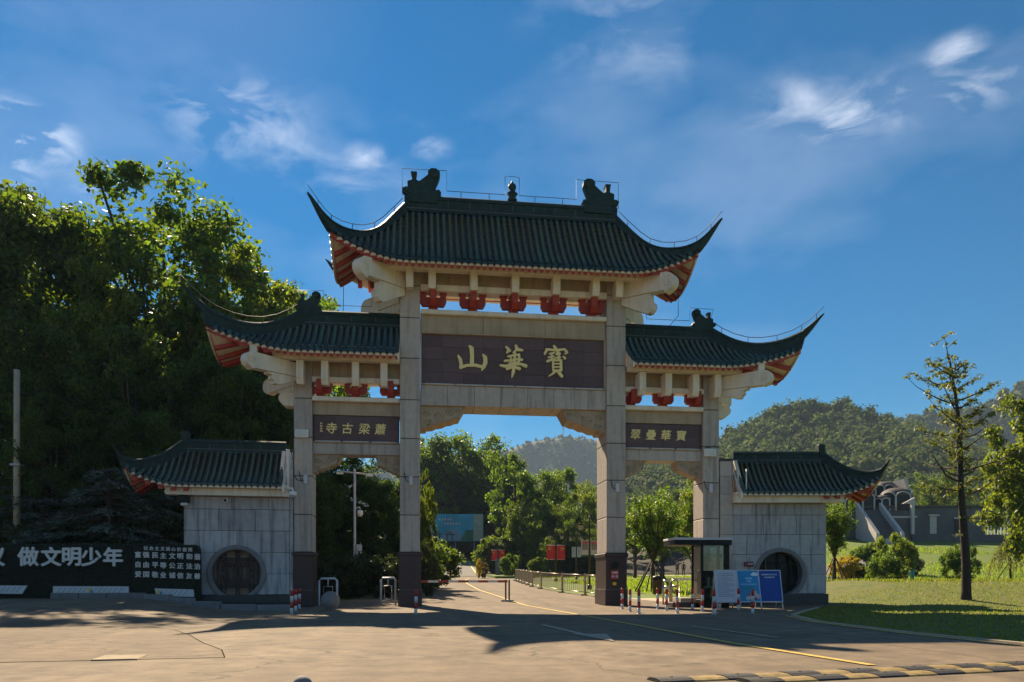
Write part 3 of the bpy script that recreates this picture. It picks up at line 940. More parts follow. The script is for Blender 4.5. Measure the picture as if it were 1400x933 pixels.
def slab_plaque(x0, x1, z0, z1, y, nx, nz):
    pl = MB().box(x0, x1, y + .03, y + .5, z0, z1).build('plaque', JOINT, gate)
    for i in range(nx):
        for j in range(nz):
            a, b = x0 + (x1 - x0) * i / nx, x0 + (x1 - x0) * (i + 1) / nx
            c, d = z0 + (z1 - z0) * j / nz, z0 + (z1 - z0) * (j + 1) / nz
            MB().cbox(a + .003, b - .003, y, y + .028, c + .003, d - .003, .003).build('slate_panel', PLAQUE, pl)
    return pl


def blocks(x0, x1, y0, y1, z0, z1, n, name, m):
    par = MB().box(x0 + .01, x1 - .01, y0 + .02, y1 - .02, z0 + .01, z1 - .01).build(name, JOINT, gate)
    for k in range(n):
        a, b = x0 + (x1 - x0) * k / n, x0 + (x1 - x0) * (k + 1) / n
        MB().cbox(a + .004, b - .004, y0, y1, z0, z1, .012).build('stone_block', m, par)
    return par


def spandrel(xp, g, w, h, ztop, y0, y1):
    """carved stepped bracket below a lintel; xp: pillar face, g: direction into the opening"""
    out = [(0, 0), (w, 0), (w * .97, -.10 * h), (w * .86, -.50 * h), (w * .78, -.52 * h), (w * .70, -.60 * h), (w * .58, -.64 * h), (w * .5, -.74 * h), (w * .36, -.78 * h), (w * .27, -.88 * h), (w * .14, -.90 * h), (w * .12, -h), (0, -h)]
    ob = MB().prism([(xp + g * u, ztop + v) for u, v in out], y0, y1).build('spandrel', FRIEZE, gate)
    rel = MB()
    for cu, cv, r0, dr in ((.66, -.27, .19, 1), (.40, -.42, .22, -1), (.16, -.35, .15, 1), (.16, -.70, .13, -1), (.82, -.18, .10, -1)):
        pts = []
        for k in range(22):
            a = dr * (k * .5) + 1; r_ = r0 * h * (1 - k / 25)
            pts.append((xp + g * (cu * w + r_ * math.cos(a) * 1.25), y0 - .005, ztop + cv * h + r_ * math.sin(a)))
        rel.tube(pts, .022, 5)
    off = [(u * .93 + .03 * w, v * .90 - .03 * h) for u, v in out]
    rel.tube([(xp + g * u, y0 - .004, ztop + v) for u, v in off[1:-1]], .016, 4)
    rel.build('carving', FRIEZE, ob)


# --- middle bay
MB().cbox(-3.56, 3.56, -.06, 1.68, 10.96, 11.13, .02).build('cap_beam', CREAM, gate)
blocks(-3.565, 3.565, .12, 1.5, 10.33, 10.955, 3, 'frieze', FRIEZE)
plaque = slab_plaque(-3.52, 3.50, 8.36, 10.29, .20, 9, 4)
fr = MB()
fr.cbox(-3.565, 3.565, .08, .26, 10.27, 10.328, .012); fr.cbox(-3.565, 3.565, .06, .26, 8.325, 8.385, .012)
fr.cbox(-3.565, -3.51, .08, .26, 8.387, 10.268, .012); fr.cbox(3.49, 3.565, .08, .26, 8.387, 10.268, .012)
fr.build('plaque_frame', FRIEZE, gate)
tl = MB()
for k in range(6): tl.tube([(-3.4 + k * 1.15, .045, 8.36), (-2.32 + k * 1.15, .045, 8.36)], .026, 6)
tl.build('strip_lamp', WHITEDULL, gate)
blocks(-3.565, 3.565, .10, 1.52, 7.57, 8.323, 7, 'lintel', STONE)
for g in (-1, 1): spandrel(g * 3.57, -g, 1.72, .84, 7.565, .25, 1.37)
for x in (-3.09, -1.60, -.04, 1.52, 3.02): red_bracket(x, .20, 11.135, 11.93, .92)
MB().cbox(-3.56, 3.56, -.12, .42, 11.80, 12.04, .02).build('bracket_beam', CREAM, gate)
MB().box(-3.56, 3.56, .06, .40, 12.05, 12.62).build('eave_panel', FRIEZE, gate)
for x in (-3.96, -3.14, -1.60, -.05, 1.5, 3.01, 3.92): stub(x, -.66, .0, 11.73, 12.36)
MB().cbox(-4.92, 4.84, -.74, -.36, 12.36, 12.66, .02).build('eave_beam', CREAM, gate)
MB().cbox(-4.95, 4.87, -.82, -.30, 12.60, 12.90, .02).build('eave_beam', CREAM, gate)
MB().cbox(-4.92, 4.84, 1.98, 2.30, 12.64, 12.9, .02).build('eave_beam', CREAM, gate)
for g in (-1, 1):
    MB().cbox(g * 5.42 - .16, g * 5.42 + .16, -1.3, -1.0, 12.3, 12.72, .02).build('short_post', CREAM, gate)
    MB().box(min(g * 4.2, g * 5.5), max(g * 4.2, g * 5.5), -.1, 1.7, 12.45, 13.2).build('corner_infill', REDPAINT, gate)
roof, fz, sz = make_roof(gate, (-1, 1), 0, 4.07, 6.75, .81, 2.21, 15.22, 15.76, 12.44, .88, HIP_MAIN, .232, .17, ru=.26)
for g in (-1, 1): ridge_beast(roof, g * 3.42, .81, 15.74, g if g > 0 else g, 1.0)
MB().lathe([(.17, 0), (.2, .1), (.12, .17), (.22, .32), (.1, .42), (.16, .55), (.15, .66), (.06, .74), (.02, .84)], (0, .81, 15.74), 12).build('ridge_finial', RIDGE, roof)
for g in (-1, 1):
    pts = [(g * (4.07 + 2.68 * t), .81 - 2.21 * t, z) for t, z in HIP_MAIN[1:]]
    wire_along(roof, pts)
    w = MB(); w.tube([(g * 4.25, .81, 15.75), (g * 4.25, .81, 16.78), (g * 2.55, .81, 16.80), (g * 2.55, .81, 16.02), (g * .28, .81, 16.02), (g * .28, .81, 16.72), (0, .81, 16.75)], .013, 4)
    for x in (.9, 2.0): w.tube([(g * x, .81, 15.7), (g * x, .81, 16.02)], .013, 4)
    w.build('lightning_wire', DARKWIRE, roof)
# down conductor cable of the left corner
MB().tube([(-6.65, 2.9, 13.0), (-6.66, 2.9, 11.2), (-6.66, 1.2, 11.0)], .012, 4).build('lightning_wire', DARKWIRE, roof)
MB().tube([(6.1, -.9, 12.9), (6.12, -.9, 11.0), (6.1, .5, 10.9)], .012, 4).build('lightning_wire', DARKWIRE, roof)

# --- side bays
for g in (-1, 1):
    xa, xb = sorted((g * 4.33, g * 7.545))
    MB().cbox(xa, xb, .18, 1.44, 7.645, 7.815, .02).build('cap_beam', CREAM, gate)
    MB().cbox(xa, xb, .40, 1.22, 7.17, 7.64, .012).build('frieze', FRIEZE, gate)
    slab_plaque(xa + .03, xb - .03, 6.17, 7.15, .44, 4, 2)
    f2 = MB(); f2.cbox(xa, xb, .36, .5, 6.115, 6.165, .01); f2.build('plaque_frame', FRIEZE, gate)
    tl = MB()
    for k in range(3): tl.tube([(xa + .08 + k * 1.04, .33, 6.17), (xa + 1.02 + k * 1.04, .33, 6.17)], .024, 6)
    tl.build('strip_lamp', WHITEDULL, gate)
    MB().cbox(xa, xb, .40, 1.22, 5.70, 6.11, .012).build('lintel', STONE, gate)
    spandrel(g * 7.545, -g, 1.05, .68, 5.695, .5, 1.1)
    spandrel(g * 4.33, g, .95, .74, 5.695, .5, 1.1)
    for x in (4.66, 5.96, 7.27): red_bracket(g * x, .44, 7.82, 8.42, .78)
    MB().cbox(xa, xb, .12, .62, 8.32, 8.52, .02).build('bracket_beam', CREAM, gate)
    MB().box(xa, xb, .34, .60, 8.53, 9.35).build('eave_panel', FRIEZE, gate)
    for x in (4.90, 5.93, 7.03, 7.91): stub(g * x, -.38, .3, 8.12, 8.98, .125)
    x2, x3 = sorted((g * 4.33, g * 8.86))
    MB().cbox(x2, x3, -.44, -.10, 9.0, 9.26, .02).build('eave_beam', CREAM, gate)
    MB().cbox(x2, x3, -.52, -.04, 9.22, 9.50, .02).build('eave_beam', CREAM, gate)
    MB().cbox(x2, x3, 1.6, 1.9, 9.28, 9.5, .02).build('eave_beam', CREAM, gate)
    MB().cbox(g * 9.42 - .13, g * 9.42 + .13, -.95, -.7, 8.95, 9.34, .02).build('short_post', CREAM, gate)
    xx = sorted((g * 8.1, g * 9.6)); MB().box(xx[0], xx[1], .2, 1.45, 9.05, 9.6).build('corner_infill', REDPAINT, gate)
    r2, f_, s_ = make_roof(gate, (g,), 4.34, 7.88, 11.02, .81, 1.80, 10.70, 11.18, 9.22, .76, HIP_SIDE, .232, .14, ru=.20)
    ridge_beast(r2, g * 7.72, .81, 11.16, g, .68)
    # pale gable trim where the tiles die against the tall pillar
    MB().prism([(.81 - 1.8 * s, f_(4.4, s) - .03 + e) for s, e in [(k / 8, 0) for k in range(9)]] + [(.81 - 1.8 * s, f_(4.4, s) - .25) for s in [k / 8 for k in range(8, -1, -1)]], g * 4.335, g * 4.40, 'yz').build('barge_board', CREAM, r2)
    pts = [(g * (7.88 + 3.14 * t), .81 - 1.80 * t, z) for t, z in HIP_SIDE[1:]]
    wire_along(r2, pts)
    MB().tube([(g * 7.95, .81, 11.15), (g * 8.2, .81, 11.92), (g * 7.2, .81, 11.95), (g * 7.2, .81, 11.42), (g * 5.4, .81, 11.42), (g * 5.4, .81, 13.0)], .012, 4).build('lightning_wire', DARKWIRE, r2)

# --- brush lettering of the main plaque: every stroke a tapering ribbon
STROKES = {
    'shan': (185, 240, [[(158, 108, 26), (180, 130, 50), (186, 200, 44), (184, 312, 46)], [(30, 222, 24), (52, 262, 40), (62, 310, 36), (58, 352, 40)], [(58, 352, 34), (130, 326, 30), (230, 322, 34), (300, 338, 34)], [(312, 200, 22), (335, 230, 46), (338, 290, 46), (318, 335, 44), (298, 372, 20)]]),
    'hua': (675, 285, [[(592, 128, 26), (622, 160, 34), (602, 188, 28)], [(600, 186, 20), (640, 168, 18)], [(702, 108, 26), (716, 150, 40), (776, 158, 24)], [(716, 150, 26), (672, 188, 18)], [(612, 236, 22), (655, 226, 22), (712, 212, 26)], [(690, 180, 20), (688, 250, 30), (684, 330, 34), (670, 420, 38), (655, 474, 14)], [(640, 235, 18), (652, 312, 20)], [(735, 212, 30), (742, 250, 24), (728, 305, 20)], [(575, 288, 26), (640, 280, 22), (700, 264, 22), (772, 268, 28)], [(522, 340, 20), (575, 350, 36), (680, 326, 24), (760, 318, 26), (815, 338, 42)], [(600, 378, 30), (680, 352, 22), (742, 372, 38)], [(620, 312, 14), (745, 292, 14)]]),
    'bao': (1150, 290, [[(1124, 118, 24), (1145, 145, 36), (1142, 170, 26)], [(1018, 212, 26), (1040, 172, 30)], [(1036, 160, 24), (1150, 166, 26), (1250, 152, 24), (1278, 188, 34), (1256, 202, 18)], [(1076, 210, 20), (1128, 196, 20)], [(1062, 252, 20), (1122, 238, 20)], [(1050, 296, 30), (1092, 282, 24), (1132, 262, 18)], [(1102, 202, 20), (1092, 282, 20)], [(1166, 184, 24), (1150, 214, 18)], [(1148, 216, 18), (1198, 204, 18)], [(1182, 192, 24), (1180, 270, 26)], [(1140, 256, 18), (1202, 246, 18)], [(1234, 236, 16), (1252, 256, 30)], [(1112, 282, 20), (1116, 402, 24)], [(1110, 288, 20), (1208, 282, 24)], [(1206, 282, 28), (1206, 398, 34)], [(1122, 326, 16), (1196, 322, 16)], [(1122, 364, 16), (1196, 360, 16)], [(1116, 402, 20), (1204, 398, 20)], [(1146, 404, 30), (1112, 438, 24), (1062, 470, 10)], [(1160, 408, 22), (1190, 436, 38), (1216, 466, 34)]])}


def brush(mb, pts, px, y, layer):
    """ribbon with round ends along a stroke; pts in metres (u, w, width)"""
    dense = []
    for (a, b) in zip(pts[:-1], pts[1:]):
        for k in range(4):
            t = k / 4; dense.append([a[q] + (b[q] - a[q]) * t for q in range(3)])
    dense.append(list(pts[-1]))
    left, right = [], []
    for i, p in enumerate(dense):
        q0, q1 = dense[max(i - 1, 0)], dense[min(i + 1, len(dense) - 1)]
        dx, dy = q1[0] - q0[0], q1[1] - q0[1]; l = math.hypot(dx, dy) or 1; nx, ny = -dy / l, dx / l
        left.append((p[0] + nx * p[2] / 2, p[1] + ny * p[2] / 2)); right.append((p[0] - nx * p[2] / 2, p[1] - ny * p[2] / 2))

    def cap(c, a0, rr): return [(c[0] + rr * math.cos(a0 - math.pi * k / 5), c[1] + rr * math.sin(a0 - math.pi * k / 5)) for k in range(1, 5)]
    e, s = dense[-1], dense[0]
    ae = math.atan2(left[-1][1] - e[1], left[-1][0] - e[0]); as_ = math.atan2(right[0][1] - s[1], right[0][0] - s[0])
    poly = left + cap(e, ae, e[2] / 2) + right[::-1] + cap(s, as_, s[2] / 2)
    n = len(left)
    # triangulate as strips: body quads + caps
    yf = y - .05 - layer * .0022
    vs = [(u, yf, w) for u, w in left] + [(u, yf, w) for u, w in right]
    fs = [(i, i + 1, n + i + 1, n + i) for i in range(n - 1)]
    mb.add(vs, fs)
    ce = [left[-1]] + cap(e, ae, e[2] / 2) + [right[-1]]; mb.add([(u, yf, w) for u, w in ce], [list(range(len(ce)))])
    cs = [right[0]] + cap(s, as_, s[2] / 2) + [left[0]]; mb.add([(u, yf, w) for u, w in cs], [list(range(len(cs)))])
    ring = poly; m_ = len(ring)
    mb.add([(u, yf, w) for u, w in ring] + [(u, y, w) for u, w in ring], [(i, (i + 1) % m_, (i + 1) % m_ + m_, i + m_) for i in range(m_)])


for key, (u0, v0, strokes) in STROKES.items():
    S = 28.9 / 1050 / 8.235
    X0 = {'shan': -1.62, 'hua': -.03, 'bao': 1.62}[key]; Z0 = {'shan': 9.42, 'hua': 9.36, 'bao': 9.42}[key]
    mb = MB()
    for k, st in enumerate(strokes): brush(mb, [((u - u0) * S, -(v - v0) * S, w * S) for u, v, w in st], 0, 0, k)
    mb.build('gold_character', GOLD, plaque, (X0, .198, Z0), fix=False)

for g, chars, z, xs_ in ((-1, '寺古梁蕭', 6.68, (-6.86, -6.27, -5.66, -5.06)), (1, '翠疊華寶', 6.72, (4.83, 5.46, 6.08, 6.70))):
    for ch, x in zip(chars, xs_):
        link('gold_character', text_mesh(ch, .43, GOLD, 'gold_character', .018, .006, .12), gate, (x, .425, z))
ins = MB()
for k, (zz, w) in enumerate(((6.86, .07), (6.76, .09), (6.66, .08), (6.57, .10))):
    ins.box(-7.24 - w / 2, -7.24 + w / 2, .425, .438, zz - .028, zz + .012); ins.box(-7.262, -7.245, .424, .438, zz - .045, zz + .035)
ins.build('inscription', GOLD, gate)


# ------------------------------------------------------------------ wing walls with moon windows
def wing(g, x0, rz, gap, label):
    w = thing('wing_wall', label, 'wing wall', (x0, .2, 0), rz, 'tiled wing walls either side of the gateway')
    X = lambda a, b: tuple(sorted((g * a, g * b)))
    W, cu, cz, rh = 3.68, 1.86, 1.24, .92
    wall = MB()
    a, b = X(.02, W - .02); wall.box(a, b, .62, 1.58, 0, 4.35)
    wall.box(*X(.02, cu - rh - .05), .10, .62, 0, 4.35); wall.box(*X(cu + rh + .05, W - .02), .10, .62, 0, 4.35)
    wall.box(*X(cu - rh - .04, cu + rh + .04), .10, .62, cz + rh + .02, 4.35); wall.box(*X(cu - rh - .04, cu + rh + .04), .10, .62, 0, cz - rh - .02)
    wall_o = wall.build('wall', JOINT, w)
    zj = [.46, 1.22, 2.0, 2.79, 3.57, 4.02]
    for r in range(5):
        z0, z1 = zj[r] + .006, zj[r + 1] - .006
        u = -.0; k = 0; cuts = [0.0]
        first = [.80, 1.30, .55, 1.2, .75][r]
        while cuts[-1] < W - .5:
            cuts.append(cuts[-1] + (first if k == 0 else 1.30)); k += 1
        cuts[-1] = W
        for ua, ub in zip(cuts[:-1], cuts[1:]):
            ua += .006; ub -= .006
            hits = z0 < cz + rh and z1 > cz - rh and ua < cu + rh and ub > cu - rh
            yj = random.uniform(-.004, .004)
            if not hits:
                MB().cbox(*X(ua, ub), yj, .11, z0, z1, .010).build('stone_block', GREYST, wall_o); continue
            zs = [z0 + (z1 - z0) * q / 10 for q in range(11)]
            hw = lambda z: math.sqrt(max(0, rh * rh - (z - cz) ** 2))
            for left in (True, False):
                pts = []
                for z in zs:
                    e = max(ua, min(ub, cu - hw(z))) if left else min(ub, max(ua, cu + hw(z)))
                    pts.append((e, z))
                edge = ua if left else ub
                if all(abs(p[0] - edge) < .01 for p in pts): continue
                poly = [(edge, z0)] + pts + [(edge, z1)]
                clean = [poly[0]]
                for p in poly[1:]:
                    if math.hypot(p[0] - clean[-1][0], p[1] - clean[-1][1]) > 1e-4: clean.append(p)
                MB().prism([(g * u_, z_) for u_, z_ in clean], yj, .11).build('stone_block', GREYST, wall_o)
    MB().cbox(*X(-.01, W + .06), -.10, 1.66, -.05, .45, .02).build('plinth', BLACKST, w)
    # moon window: proud stone ring, dark reveal
    win = MB().lathe([(.86, .56), (.86, -.06), (.90, -.085), (1.0, -.085), (1.03, -.06), (1.03, .05), (.97, .05)], (g * cu, 0, cz), 48, 0, 'y', False, False).build('moon_window', RINGST, w)
    MB().lathe([(0.001, .40), (.87, .40)], (g * cu, 0, cz), 32, 0, 'y').build('back_panel', PAPER if g < 0 else BLACKST, win)
    lat = MB()
    t = .03
    def bar(u0, u1, z0, z1):
        lat.box(g * cu + u0, g * cu + u1, .22, .27, cz + z0, cz + z1)
    if g < 0:
        ins = lambda u: math.sqrt(max(0, .84 ** 2 - u * u))
        for u in (-.70, -.56, -.42, -.05, .05, .42, .56, .70): bar(u - t, u + t, -ins(u), ins(u))
        for z in (-.50, -.42, .46, .54): bar(-ins(z), ins(z), z - t, z + t)
        for s in (-1, 1):
            for u in (.14, .33): bar(s * u - t * .8, s * u + t * .8, -.36, .36)
            for z in (-.36, -.26, .26, .36): bar(s * .235 - .18, s * .235 + .18, z - t * .8, z + t * .8)
            for z in (-.1, .1): bar(s * .49 - .07, s * .49 + .07, z - t, z + t)
    else:
        ins = lambda u: math.sqrt(max(0, .84 ** 2 - u * u))
        for u in (-.5, 0, .5): bar(u - t, u + t, -ins(u), ins(u))
        for z in (-.45, .45): bar(-ins(z), ins(z), z - t, z + t)
    lat.build('lattice', WOOD if g < 0 else BLACK, win)
    # cream eave beam with lighter beam ends
    MB().prism([(g * -.02, 4.03), (g * 4.18, 4.03), (g * 4.24, 4.12), (g * 4.20, 4.2), (g * 4.24, 4.28), (g * 4.24, 4.30), (g * -.02, 4.30)], -.42, .12).build('eave_beam', CREAM, w)
    MB().cbox(*X(-.02, 4.26), -.50, .10, 4.304, 4.45, .015).build('eave_beam', CREAM, w)
    MB().cbox(*X(-.02, 4.2), 1.5, 2.0, 4.03, 4.4, .02).build('eave_beam', CREAM, w)
    for u in (.12, 1.75, 3.45): MB().cbox(*X(u - .13, u + .13), -.455, -.2, 4.02, 4.315, .015).build('beam_end', WHITEDULL if False else CREAM, w)
    roof, f_, s_ = make_roof(w, (g,), .2, 3.75, 5.5, .80, 1.5, 5.86, 6.22, 4.42, .58, HIP_WING, .215, .115, .62, fh=.11)
    MB().cbox(g * 3.78 - .13, g * 3.78 + .13, .66, .94, 6.0, 6.5, .03).build('ridge_post', RIDGE, roof)
    S8 = [k / 8 for k in range(9)]
    for fy in (-1, 1):
        MB().prism([(.8 + fy * 1.52 * s, f_(.3, s) - .02) for s in S8] + [(.8 + fy * 1.52 * s, f_(.3, s) - .26) for s in S8[::-1]], g * .10, g * .19, 'yz').build('barge_board', CREAM, w)
    MB().prism([(-.45, 4.45), (2.05, 4.45), (.95, 5.85), (.65, 5.85)], g * .2, g * .34, 'yz').build('gable', CREAM, w)
    # stone buttress closing the gap to the pillar
    zb = [0, .46, 1.22, 2.0, 2.79, 3.57, 4.4, 5.1, 5.72]
    bt = MB().box(*X(-gap + .01, -.015), .0, 1.2, 0, 5.70).build('buttress', JOINT, w)
    for z0, z1 in zip(zb[:-1], zb[1:]): MB().cbox(*X(-gap, -.005), -.03, 1.23, z0 + .005, z1 - .005, .01).build('stone_block', STONE if g > 0 else GREYST, bt)
    MB().cbox(*X(-gap - .02, .02), -.07, 1.27, 5.72, 5.80, .01).build('coping', BLACKST, bt)
    return w


wing_l = wing(-1, -8.36, R(3), .13, 'grey stone wing wall left of the gateway with a wooden lattice in its round moon window')
wing_r = wing(1, 8.76, R(-8), .52, 'grey stone wing wall right of the gateway with an empty dark round moon window behind the sign boards')

# ------------------------------------------------------------------ lamps, cameras and boxes fixed to the gate
def floodlight(x, z, y, label, rz):
    t = thing('floodlight', label, 'floodlight', (x, y, z), rz, 'floodlights on the outer pillars')
    MB().cbox(-.24, .24, -.16, -.06, -.15, .15, .02).build('housing', WHITE, t)
    MB().box(-.20, .20, -.166, -.161, -.11, .11).build('lens', mat('lamp_lens', (.62, .58, .50), .3), t)
    MB().tube([(-.05, -.06, 0), (-.05, .0, -.02), (.25, .0, .03)], .018, 5).build('bracket', GREYMETAL, t)


floodlight(-7.92, 6.40, .26, 'white floodlight on the left outer pillar beside the plaque', R(6))
floodlight(7.80, 6.02, .26, 'white floodlight on the right outer pillar beside the plaque', R(-4))
for x, y, z, lab in ((-7.78, .26, 4.72, 'small white box on the left outer pillar under the floodlight'), (-3.92, 0, 4.70, 'small white box on the left inner pillar'),
                     (3.98, 0, 4.55, 'small white box on the right inner pillar'), (7.84, .26, 4.62, 'small white box on the right outer pillar under the floodlight')):
    t = thing('sensor_box', lab, 'sensor', (x, y, z), 0, 'white boxes on the pillars')
    MB().cbox(-.07, .07, -.12, -.005, -.17, .17, .02).build('case', WHITEDULL, t)
    MB().tube([(-.07, -.04, -.05), (-.18, -.02, .0), (-.25, -.015, .3)], .012, 4).build('cable', DARKWIRE, t)
t = thing('dome_camera', 'white dome camera hanging from a bracket at the inner end of the left wing eave', 'camera', (-8.30, -.30, 4.22))
MB().tube([(0, 0, 0), (0, -.28, .06), (.18, -.36, .06), (.20, -.36, -.05)], .035, 7).build('bracket', WHITE, t)
MB().lathe([(.02, .0), (.12, -.01), (.135, -.10), (.12, -.16)], (.20, -.36, -.05), 14).build('housing', WHITE, t)
MB().lathe([(.115, -.16), (.10, -.23), (.05, -.28), (.005, -.29)], (.20, -.36, -.05), 14).build('lens_dome', GREYMETAL, t)
t = thing('bullet_camera', 'small white bullet camera under the left wing eave', 'camera', (-10.52, -.12, 4.02))
MB().tube([(0, .1, 0), (0, .02, -.10), (0, -.05, -.14)], .025, 6).build('bracket', WHITE, t)
MB().lathe([(.07, .08), (.075, -.18), (.06, -.2)], (0, 0, -.17), 10, 0, 'y').build('housing', WHITE, t)
MB().lathe([(.055, -.202), (.01, -.206)], (0, 0, -.17), 10, 0, 'y').build('lens', BLACK, t)
t = thing('wall_lamp', 'dark box lamp with a pale underside at the outer end of the left wing wall', 'lamp', (-11.95, -.25, 3.80))
MB().cbox(-.18, .18, -.18, .15, -.05, .20, .02).build('housing', BLACK, t)
MB().cbox(-.08, .15, -.16, .10, -.16, -.055, .02).build('diffuser', WHITEDULL, t)
t = thing('door_plate', 'small maroon plate on the right wing wall beside the booth', 'plate', (9.36, .085, 1.62), R(-8))
MB().cbox(-.19, .19, -.04, .0, -.10, .10, .01).build('board', mat('maroon', (.16, .015, .03), .4), t)
for k in range(4): MB().box(-.03 + k * .05, .0 + k * .05, -.043, -.041, -.02, .045).build('mark', WHITEDULL, t)
t = thing('call_box', 'red notice box with black horn above on the right inner pillar base', 'call box', (3.86, -.05, 1.05))
MB().cbox(-.15, .15, -.10, 0, -.02, .32, .015).build('case', mat('notice_red', (.42, .06, .05), .5), t)
for u in (-.07, .07): MB().lathe([(.05, -.105), (.01, -.112)], (u, 0, .08), 10, 0, 'y').build('dial', WHITEDULL, t)
MB().box(-.11, .11, -.104, -.101, .2, .26).build('text_strip', WHITEDULL, t)
MB().lathe([(.03, .0), (.05, -.10), (.13, -.22), (.14, -.24)], (0, 0, .52), 14, 0, 'y').build('horn', BLACK, t)
MB().cbox(-.07, .07, -.06, 0, -.26, -.14, .01).build('label', FLAGYEL, t)
cw = MB()
cw.tube([(8.68, .1, 5.7), (8.62, -.02, 5.72), (8.62, -.02, 4.9), (8.66, -.02, 4.5), (8.9, -.3, 4.42)], .014, 4)
cw.tube([(8.2, .24, 6.25), (8.0, .24, 6.28), (7.6, .24, 6.22)], .014, 4)
tag(cw.build('cable', DARKWIRE), 'dark cable running down beside the right outer pillar to the wing eave', 'cable')
cw = MB(); cw.tube([(-8.46, .06, 5.78), (-8.27, -.0, 5.72), (-8.24, .2, 5.4), (-8.22, .22, 4.9), (-8.1, .23, 4.7), (-7.86, .23, 4.65)], .014, 4)
tag(cw.build('cable', DARKWIRE), 'dark cable looping from the left wing ridge to the outer pillar', 'cable')
cw = MB(); cw.tube([(-8.36, -.15, 5.75), (-8.36, -.15, 4.45)], .05, 7)
tag(cw.build('conduit_pipe', WHITE), 'white conduit pipe standing on the inner end of the left wing eave', 'pipe')
cw = MB(); cw.tube([(9.0, -.5, 5.3), (9.0, -.5, 4.5)], .022, 7)
tag(cw.build('conduit_pipe', WHITE), 'white conduit pipe at the inner end of the right wing roof', 'pipe')

# ------------------------------------------------------------------ slogan wall on the left
sw = thing('slogan_wall', 'low dark hedge-covered slogan wall with white characters left of the gateway', 'slogan wall', (0, -.6, 0))
body = [(-19.5, .1), (-13.62, .1), (-13.62, 2.18), (-19.5, 2.22)]
MB().prism(body, 0, .35).build('main_panel', SLOGAN, sw)
pan = [(-13.58, .1), (-11.33, .05), (-11.35, 2.05)] + [(-11.5 + .15 * math.cos(R(a)), 2.07 + .15 * math.sin(R(a))) for a in (0, 30, 60, 90)] + [(-13.58, 2.30)]
MB().prism(pan, -.03, .32).build('value_panel', SLOGAN, sw)
# rough hedge surface
RH = np.random.default_rng(3)
nb_ = 9000
c = np.stack([RH.uniform(-19.4, -11.4, nb_), np.where(RH.random(nb_) < .25, RH.uniform(0, .33, nb_), -.025 - .035 * RH.random(nb_)), RH.uniform(.35, 2.15, nb_)], 1)
top = RH.random(nb_) < .25; c[top, 2] = 2.17 + .06 * RH.random(top.sum()); c[top, 1] = RH.uniform(-.03, .33, top.sum())
tt = RH.normal(size=(nb_, 3)); tt /= np.linalg.norm(tt, axis=1)[:, None]; bb = np.cross(tt, RH.normal(size=(nb_, 3))); bb /= np.linalg.norm(bb, axis=1)[:, None]
V = np.stack([c - tt * .05, c + bb * .012, c + tt * .05, c - bb * .012], 1).reshape(-1, 3)
kind(link('hedge_leaves', np_mesh('hedge_leaves', V, np.arange(len(V)).reshape(-1, 4), mat('plastic_hedge_leaf', (.016, .026, .012), .6, var=.4)), sw), 'stuff')
for ch, x in zip('仪做文明少年', (-18.0, -16.92, -16.18, -15.52, -14.88, -14.17)):
    link('white_letter', text_mesh(ch, .68, LETTER, 'white_letter', .03, .021), sw, (x, -.12, 1.80))
for row, (txt, z) in enumerate((('富强民主文明和谐', 1.88), ('自由平等公正法治', 1.54), ('爱国敬业诚信友善', 1.20))):
    for k, ch in enumerate(txt):
        x = -13.36 + (k // 2) * .57 + (k % 2) * .27
        link('white_letter', text_mesh(ch, .222, LETTER, 'white_letter', .02, .006), sw, (x, -.09, z - (x + 13.36) * .035))
for k, ch in enumerate('社会主义核心价值观'):
    x = -13.10 + k * .185
    link('white_letter', text_mesh(ch, .15, LETTER, 'white_letter', .02, .003), sw, (x, -.09, 2.12 - (x + 13.36) * .035))
for k, poly in enumerate(([(-19.4, .54), (-17.12, .52), (-16.95, .80), (-19.4, .82)], [(-16.12, .48), (-13.66, .47), (-13.66, .77), (-16.12, .78)], [(-12.72, .43), (-11.48, .40), (-11.50, .66), (-12.80, .70)])):
    lab = ('white planter panel with a slanted end under the first slogan letters', 'long white planter panel under the middle of the slogan letters', 'short white planter panel under the small value words')[k]
    t = thing('planter_panel', lab, 'panel', (0, -.72, 0), 0, 'white patterned panels along the slogan wall')
    MB().prism(poly, -.02, .05).build('panel', WHITEDULL, t)
    h = MB(); x0, x1 = min(p[0] for p in poly) + .1, max(p[0] for p in poly) - .2; z0, z1 = min(p[1] for p in poly) + .035, max(p[1] for p in poly) - .04
    n = int((x1 - x0) / .16)
    for q in range(n):
        a = x0 + (x1 - x0) * q / n
        h.add([(a, -.024, z0 + .02), (a + .02, -.024, z0 + .02), (a + .17, -.024, z1 - .02), (a + .15, -.024, z1 - .02)], [(0, 1, 2, 3)])
    h.build('pattern', mat('pattern_grey', (.16, .16, .18), .7), t)
    if k:
        xm = -14.92 if k == 1 else -12.62
        MB().box(xm - .07, xm + .02, -.030, -.026, z0 + .08, z1 - .02).build('logo', FLAGYEL, t)
        MB().box(xm - .0, xm + .09, -.034, -.0305, z0 + .02, z1 - .08).build('logo', mat('logo_teal', (.02, .28, .30), .5), t)

# ------------------------------------------------------------------ bollards, hoops, stone balls, barrier
def bollard(label, x, y):
    t = thing('bollard', label, 'bollard', (x, y, Tz(x, y)), 0, 'red and white striped bollards')
    H = .70
    for k in range(4):
        MB().lathe([(.047, H * k / 4), (.047, H * (k + 1) / 4)] + ([(.035, H + .012), (.005, H + .016)] if k == 3 else []), (0, 0, 0), 12).build('band', BOLRED if k % 2 else BOLWHITE, t)
    MB().lathe([(.07, 0), (.07, .012), (.048, .018)], (0, 0, 0), 12).build('foot', GREYMETAL, t)
    return t


